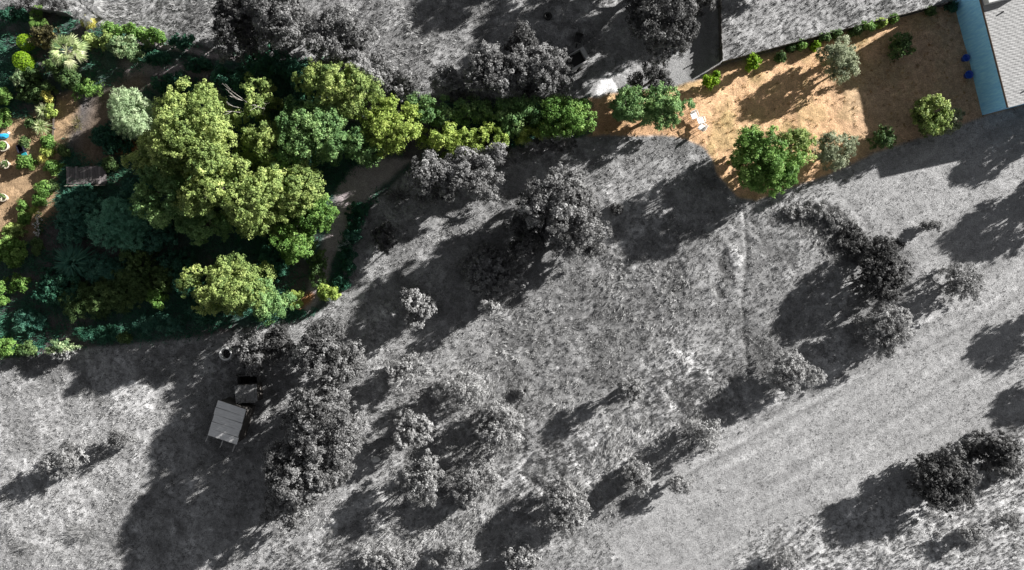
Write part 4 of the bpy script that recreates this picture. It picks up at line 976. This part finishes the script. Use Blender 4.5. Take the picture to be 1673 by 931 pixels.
 ('verge_shrub',568,425,13,24,.9,'shrub','deep','dark green shrub beneath the bare whitish shrub','bush','dark verge shrubs right of the path',{}),
 ('verge_shrub',556,462,12,14,.8,'shrub','deep','dark green shrub above the yellow green path shrub','bush','dark verge shrubs right of the path',{}),
 ('verge_shrub',575,383,14,12,.9,'shrub','teal','blue green shrub right above the bare whitish shrub','bush','dark verge shrubs right of the path',{}),
 # --- straw yard
 ('olive_tree',1372,88,30,28,3.0,'olive','olive','grey green olive tree on the sunlit straw with a long single shadow','tree','olive trees on the straw yard',{}),
 ('olive_tree',1376,112,22,16,2.6,'olive','olive','lower spreading half of the grey green olive above the straw','tree','olive trees on the straw yard',dict(trunk=True)),
 ('olive_tree',1366,245,31,33,2.8,'olive','olive','pale dusty olive tree right of the fresh green tree','tree','olive trees on the straw yard',{}),
 ('round_shrub',1475,75,19,19,2.0,'shrub','mid','round dark green shrub alone in the house shadow','bush','shrubs in the house shadow',{}),
 ('yard_tree',1522,186,30,32,3.2,'shrub','oak','tall olive green tree near the lower corner of the house','tree','shrubs in the house shadow',{}),
 ('yard_tree',1553,196,20,19,2.2,'leafy','olive','smaller leafy tree on the right of the tall one by the house corner','tree','shrubs in the house shadow',{}),
 ('round_shrub',1444,225,21,19,2.0,'shrub','mid','green shrub at the lower rim of the house shadow','bush','shrubs in the house shadow',{}),
 ('young_tree',1162,130,12,13,1.7,'leafy','lime','bright lime sapling at the corner of the two fences','bush',YP,{}),
 ('young_tree',1230,102,12,11,1.5,'leafy','lime','bright lime sapling on the straw, second from the fence corner','bush',YP,{}),
 ('fence_plant',1277,93,7.1,5.3,0.88,'leafy','mid','small plant on the straw between the lime sapling and the olive','bush',YP,{}),
 ('fence_plant',1293,78,5.4,4.2,0.60,'leafy','mid','dark green plant against the fence left of the yellow green one','bush',YP,{}),
 ('fence_plant',1309,74,6.0,4.7,0.67,'leafy','bright','green plant against the fence, left neighbour of the yellow one','bush',YP,{}),
 ('fence_plant',1332,74,4.9,4.9,0.79,'leafy','lime','yellow green plant at the fence left of the olive tree','bush',YP,{}),
 ('fence_plant',1347,62,8.0,5.3,0.88,'leafy','mid','plant at the fence right above the olive tree','bush',YP,{}),
 ('fence_plant',1367,56,8.0,5.3,0.88,'leafy','mid','dark plant at the fence over the top of the olive crown','bush',YP,{}),
 ('fence_plant',1398,49,8.5,6.2,0.87,'leafy','mid','leafy plant at the fence right of the olive tree','bush',YP,{}),
 ('fence_plant',1417,43,8.8,6.2,0.99,'leafy','bright','green plant at the fence, wider one halfway to the house','bush',YP,{}),
 ('fence_plant',1438,37,7.0,5.4,0.87,'leafy','yellow','yellowish plant at the fence halfway to the house','bush',YP,{}),
 ('fence_plant',1459,31,6.0,4.7,0.75,'leafy','bright','green plant at the fence above the round shrub','bush',YP,{}),
 ('fence_plant',1520,18,6.7,4.5,0.77,'leafy','mid','plant at the fence close to the house wall','bush',YP,{}),
 ('fence_plant',1556,10,8.8,6.3,0.95,'leafy','deep','dark plant in the corner of fence and house wall','bush',YP,{}),
 # --- large grey trees
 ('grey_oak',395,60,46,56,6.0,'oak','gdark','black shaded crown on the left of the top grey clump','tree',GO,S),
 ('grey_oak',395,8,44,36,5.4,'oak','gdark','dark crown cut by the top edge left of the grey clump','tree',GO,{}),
 ('grey_oak',465,38,60,52,7.0,'oak','goak','grey oak in the middle of the top clump','tree',GO,S),
 ('grey_oak',555,62,58,50,6.2,'oak','goak','grey oak on the right of the top clump beside the open grass','tree',GO,S),
 ('grey_oak',600,112,40,28,4.0,'shrub','goak','low grey brush where the top clump meets the yellow green oak','tree',GO,S),
 ('grey_oak',655,138,38,20,2.6,'shrub','goak','low grey brush trailing right of the top clump','tree',GO,S),
 ('grey_bush',60,8,62,12,1.8,'thin','gdark','dark scrub along the top edge left of the grey palm','bush',None,S),
 ('grey_oak',735,138,34,30,4.0,'oak','goak','leftmost grey tree of the cluster above the hedge row','tree',GO,S),
 ('grey_oak',800,115,52,46,5.6,'oak','goak','grey oak in the left half of the cluster above the hedge row','tree',GO,S),
 ('grey_oak',880,118,60,44,5.8,'oak','goak','grey oak in the right half of the cluster, left of the trailer','tree',GO,S),
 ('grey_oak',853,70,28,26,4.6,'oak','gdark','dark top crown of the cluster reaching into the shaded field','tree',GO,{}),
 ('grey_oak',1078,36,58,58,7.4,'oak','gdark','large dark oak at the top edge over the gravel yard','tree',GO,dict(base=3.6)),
 ('grey_oak',1064,128,34,27,2.8,'oak','gdark','dark open crown standing on the white gravel','tree',GO,S),
 ('grey_oak',1146,4,20,18,3.8,'shrub','gdark','small side crown right of the large dark oak','tree',GO,{}),
 ('grey_oak',708,293,44,38,6.2,'oak','goak','grey tree left of the pair beneath the yellow green trees','tree',GO,{}),
 ('grey_oak',768,287,52,42,6.2,'oak','goak','grey tree right of the pair beneath the yellow green trees','tree',GO,{}),
 ('grey_oak',815,252,34,24,4.8,'oak','goak','small grey crown between the pair and the lone big oak','tree',GO,S),
 ('grey_oak',905,238,46,14,2.6,'leafy','goak','thin line of grey leaves under the hedge row','tree',GO,S),
 ('grey_oak',900,330,64,56,6.6,'oak','goak','big lone grey oak in the centre of the meadow','tree',GO,{}),
 ('grey_oak',945,375,56,52,5.6,'oak','goak','lower right crown of the big central grey oak','tree',GO,{}),
 ('grey_oak',860,385,44,40,4.6,'oak','gdark','shaded lower left crown of the big central grey oak','tree',GO,{}),  # same oak; shade on this side put into a darker leaf colour
 ('dark_bush',805,445,54,44,1.9,'shrub','gmid','wide dark bush in the shadow of the central oak','bush',None,{}),
 ('dark_bush',632,386,22,26,1.9,'leafy','gdark','dark shrub alone in shade right of the path','bush',None,{}),
 ('pale_shrub',682,498,30,34,3.0,'leafy','glight','pale sunlit shrub rising out of the broad central shadow','tree',None,{}),
 ('pale_shrub',802,500,18,14,3.0,'leafy','glight','small lit top poking out of the central shadow edge','tree',None,{}),
 ('grey_oak',535,578,54,56,6.4,'oak','goak','grey oak just below the garden corner, right of the hut','tree',GO,{}),
 ('grey_oak',530,690,62,68,7.2,'oak','goak','upper crown of the tall grey oak pair right of the plank shed','tree',GO,{}),
 ('grey_oak',495,765,68,62,6.6,'oak','goak','lower left crown of the tall grey oak pair','tree',GO,{}),
 ('grey_oak',545,755,38,48,5.4,'oak','goak','lower right crown of the tall grey oak pair','tree',GO,{}),
 ('grey_oak',468,828,44,32,4.2,'leafy','goak','lowest ragged crown of the tall grey oaks','tree',GO,{}),
 ('grey_oak',413,570,27,36,3.2,'shrub','goak','rounded grey tree right beside the well ring','tree',GO,S),
 ('grey_oak',462,560,30,26,3.0,'oak','gdark','dark bush between the well tree and the oak below the garden','tree',GO,{}),
 # --- orchard
 ('orchard_tree',665,612,37.4,33.0,2.4,'thin','glight','pale feathery tree above the row, left under the central shadow','tree',OG,{}),
 ('orchard_tree',750,638,46.2,37.4,2.7,'thin','glight','broad pale feathery tree right of the first, on the bright grass','tree',OG,{}),
 ('orchard_tree',670,706,39.6,30.8,3.0,'leafy','glight','bright leafy tree right of the tall grey oaks','tree',OG,{}),
 ('orchard_tree',818,695,39.6,46.2,3.2,'olive','glight','pale tree beside the spiky tussock with a black shadow at left','tree',OG,{}),
 ('orchard_tree',695,782,37.4,39.6,3.2,'olive','gmid','grey tree below the bright leafy one, in front of a long dark shadow','tree',OG,{}),
 ('orchard_tree',778,792,44.0,37.4,2.6,'thin','glight','feathery pale tree right of the grey one in the lower middle','tree',OG,{}),
 ('orchard_tree',757,820,9.9,12.1,1.2,'leafy','glight','tiny pale tree between two bigger ones in the lower middle','tree',OG,{}),
 ('orchard_tree',925,835,39.6,50.6,2.9,'olive','glight','pale tree at the right end of the wide bottom shadow','tree',OG,{}),
 ('orchard_tree',850,912,28.6,24.2,2.2,'leafy','glight','bright round tree near the bottom edge in the dark shadow','tree',OG,{}),
 ('orchard_tree',735,912,37.4,26.4,2.0,'thin','glight','pale scrubby tree at the bottom edge left of the bright round one','tree',OG,{}),
 ('orchard_tree',635,912,44.0,24.2,1.3,'thin','glight','low pale scrub at the bottom edge in the lower left middle','bush',OG,{}),
 ('orchard_tree',1030,638,18.7,20.9,3.0,'shrub','gmid','slim grey tree casting a single oval shadow in mid meadow','tree',OG,{}),
 ('orchard_tree',1155,708,29.7,26.4,2.4,'thin','glight','pale tree at the edge of the mown strip with a dark trailing shadow','tree',OG,{}),
 ('orchard_tree',1045,785,26.4,23.1,2.0,'olive','glight','light tree at the mown edge, above the forked shadow','tree',OG,{}),
 ('orchard_tree',1112,790,22.0,16.5,2.0,'thin','gmid','wispy grey tree with a feathery forked shadow','tree',OG,{}),
 ('tussock',857,638,15,15,.7,'rosette','gmid','dark spiky tussock alone in the open meadow','plant',None,dict(dens=1.3)),
 ('tussock',850,688,18,22,.6,'dry','gmid','spiky grey weed clump right of the pale tree','plant',None,{}),
 ('round_bush',1444,445,46,46,3.2,'shrub','gdark','dark round tree on the mown edge with scrub trailing up from it','tree',OG,{}),
 ('orchard_tree',1452,535,46.2,44.0,3.2,'olive','gmid','grey tree directly below the dark round one','tree',OG,{}),
 ('orchard_tree',1572,460,35.2,35.2,2.8,'thin','gmid','thin grey tree alone on the mown field with a split shadow','tree',OG,{}),
 ('orchard_tree',1306,614,39.6,35.2,2.8,'olive','glight','bright tree on the mown edge with a long black shadow at left','tree',OG,{}),
 ('orchard_tree',1525,370,13.2,11.0,1.9,'thin','gmid','tiny sapling with a thin straight shadow on the mown field','tree',OG,{}),
 ('round_bush',1543,784,56,46,3.3,'shrub','gdark','large dark round bush at the lower right','tree',OG,{}),
 ('round_bush',1630,733,34,34,3.0,'shrub','gdark','second dark round bush, right of the large one','tree',OG,{}),
 ('round_bush',1655,765,24,20,1.7,'shrub','gmid','small grey bush under the second dark round bush','bush',OG,{}),
 ('round_bush',1588,738,20,17,1.6,'shrub','gdark','low dark bush between the two dark round bushes','bush',OG,{}),
 ('orchard_tree',1590,874,24.2,17.6,1.5,'thin','gmid','left wispy shrub of a low pair near the lower right corner','bush',OG,{}),
 ('orchard_tree',1645,852,26.4,15.4,1.6,'thin','gmid','right wispy shrub of a low pair near the lower right corner','bush',OG,{}),
 ('orchard_tree',1285,920,28.6,20.9,1.6,'thin','gmid','thin shrub cut by the bottom edge on the bright verge','bush',OG,{}),
 ('weed_scrub',1300,346,22,13,.42,'thin','gmid','leftmost dark scrub of the curved arc in the ring of the meadow','bush','dark scrub along the arc',dict(dens=.55)),
 ('weed_scrub',1326,342,22,13,.42,'thin','gmid','dark scrub at the top of the curved arc, left of its crest','bush','dark scrub along the arc',dict(dens=.55)),
 ('weed_scrub',1352,347,23,15,.42,'thin','gmid','dark scrub at the crest of the curved arc','bush','dark scrub along the arc',dict(dens=.55)),
 ('weed_scrub',1374,362,22,17,.42,'thin','gmid','dark scrub on the right shoulder of the curved arc','bush','dark scrub along the arc',dict(dens=.55)),
 ('weed_scrub',1390,384,23,20,.65,'thin','gdark','dark scrub where the curved arc turns downward','bush','dark scrub along the arc',dict(dens=.9)),
 ('weed_scrub',1405,405,25,20,.65,'thin','gdark','dark scrub joining the curved arc to the round dark tree','bush','dark scrub along the arc',dict(dens=.9)),
 ('weed_scrub',1432,402,24,13,.65,'thin','gdark','dark scrub on top of the round dark tree','bush','dark scrub along the arc',dict(dens=.9)),
 ('weed_scrub',1456,398,22,10,.65,'thin','gdark','last dark scrub of the arc, pointing at the tiny sapling','bush','dark scrub along the arc',dict(dens=.9)),
 ('weed_scrub',1366,352,24,12,.7,'dry','gmid','dry weeds mixed into the curved dark scrub','bush',None,dict(dens=.6)),
 ('orchard_tree',103,757,33.0,30.8,2.4,'thin','gmid','thin tree at the lower left with the bigger of two shadows','tree',OG,dict(dens=1.2)),
 ('orchard_tree',198,715,25.3,19.8,2.0,'thin','gmid','thin small tree with the smaller of two lower left shadows','tree',OG,dict(dens=1.2)),
 ('weed_scrub',135,872,40,22,.7,'dry','gmid','low dry scrub near the lower left corner','bush',None,dict(dens=.6)),
 ('weed_scrub',45,895,26,12,.5,'dry','gmid','flat dry scrub at the lower left edge','bush',None,dict(dens=.6)),
 ('weed_scrub',328,760,16,14,.6,'dry','gmid','dry weeds in shade below the plank shed','bush',None,dict(dens=.7)),
 ('weed_scrub',1188,455,14,20,.5,'dry','gmid','dark weeds around the pits by the pale mound','bush',None,dict(dens=.6)),
 ('weed_scrub',1008,342,9,9,.8,'shrub','gdark','small dark bush right of the big central grey oak','bush',None,{}),
 ('weed_scrub',650,320,26,16,.8,'dry','gdark','bare dark brush right of the path bend','bush',None,{}),
 ('weed_scrub',1165,470,8,18,.4,'dry','glight','pale weeds along the rim of the dark pits','bush',None,{}),
 # --- trees just outside the frame whose shade falls into it
 ('shade_tree',1782,168,40,30,4.0,'oak','goak','tree past the right edge shading the field below the house','tree','trees beyond the picture edge',{}),
 ('shade_tree',1790,286,50,48,4.2,'oak','goak','tree past the right edge, second below the house','tree','trees beyond the picture edge',{}),
 ('shade_tree',1825,478,44,36,4.2,'oak','goak','tree past the right edge at half height','tree','trees beyond the picture edge',{}),
 ('shade_tree',1850,580,40,34,4.0,'oak','goak','tree past the right edge, lowest of the row','tree','trees beyond the picture edge',{}),
 ('shade_tree',1085,-62,75,66,7.0,'oak','gdark','tree above the top edge behind the large dark oak','tree','trees beyond the picture edge',{}),
 ('shade_tree',1000,-70,50,40,4.5,'oak','gdark','tree above the top edge left of the large dark oak','tree','trees beyond the picture edge',{}),
 ('shade_tree',1255,-85,55,50,5.0,'oak','goak','tree above the top edge over the fence corner','tree','trees beyond the picture edge',{}),
 ('shade_tree',905,-120,46,40,4.6,'oak','goak','tree above the top edge over the open grass','tree','trees beyond the picture edge',{}),
]
for (k, x, y, rx, ry, h, st, mt, lab, cat, grp, opt) in PLANTS:
    plant(k, x, y, rx, ry, h, st, mt, lab, cat, grp, **opt)
# white flowers among the shrubs below the deck
def flowers():
    for (x, y, lab) in ((64, 354, 'upper patch of white flowers on the left garden slope'), (61, 366, 'middle patch of white flowers on the left garden slope'), (62, 379, 'lower patch of white flowers on the left garden slope')):
        r = np.random.default_rng(int(x * y)); X, Y = W(x, y, .4); root = empty('flowering_plant', (X, Y, ground_h(x, y)), 0, lab, 'flowers', 'white flowering plants')
        c = Crown(); foliage_lobes(c, [(0, 0, .22, .24), (.12, .1, .2, .2), (-.12, -.1, .2, .2)], r, 22, 14, .09, .05, .03); link('foliage', c.mesh('foliage'), FOL['mid'](), root)
        c = Crown(); P = np.stack([r.normal(0, .16, 9), r.normal(0, .18, 9), r.uniform(.42, .52, 9)], -1); P = np.repeat(P, 6, 0)
        c.leaves(P + r.normal(0, .035, P.shape), np.array([[0, 0, 1.0]]).repeat(len(P), 0), r, .05, .032, np.full(len(P), .7), .05); link('blossoms', c.mesh('blossoms'), leafmat('white_petal', (.7,.7,.72), (.8,.8,.82), (.85,.85,.85)), root)
flowers()
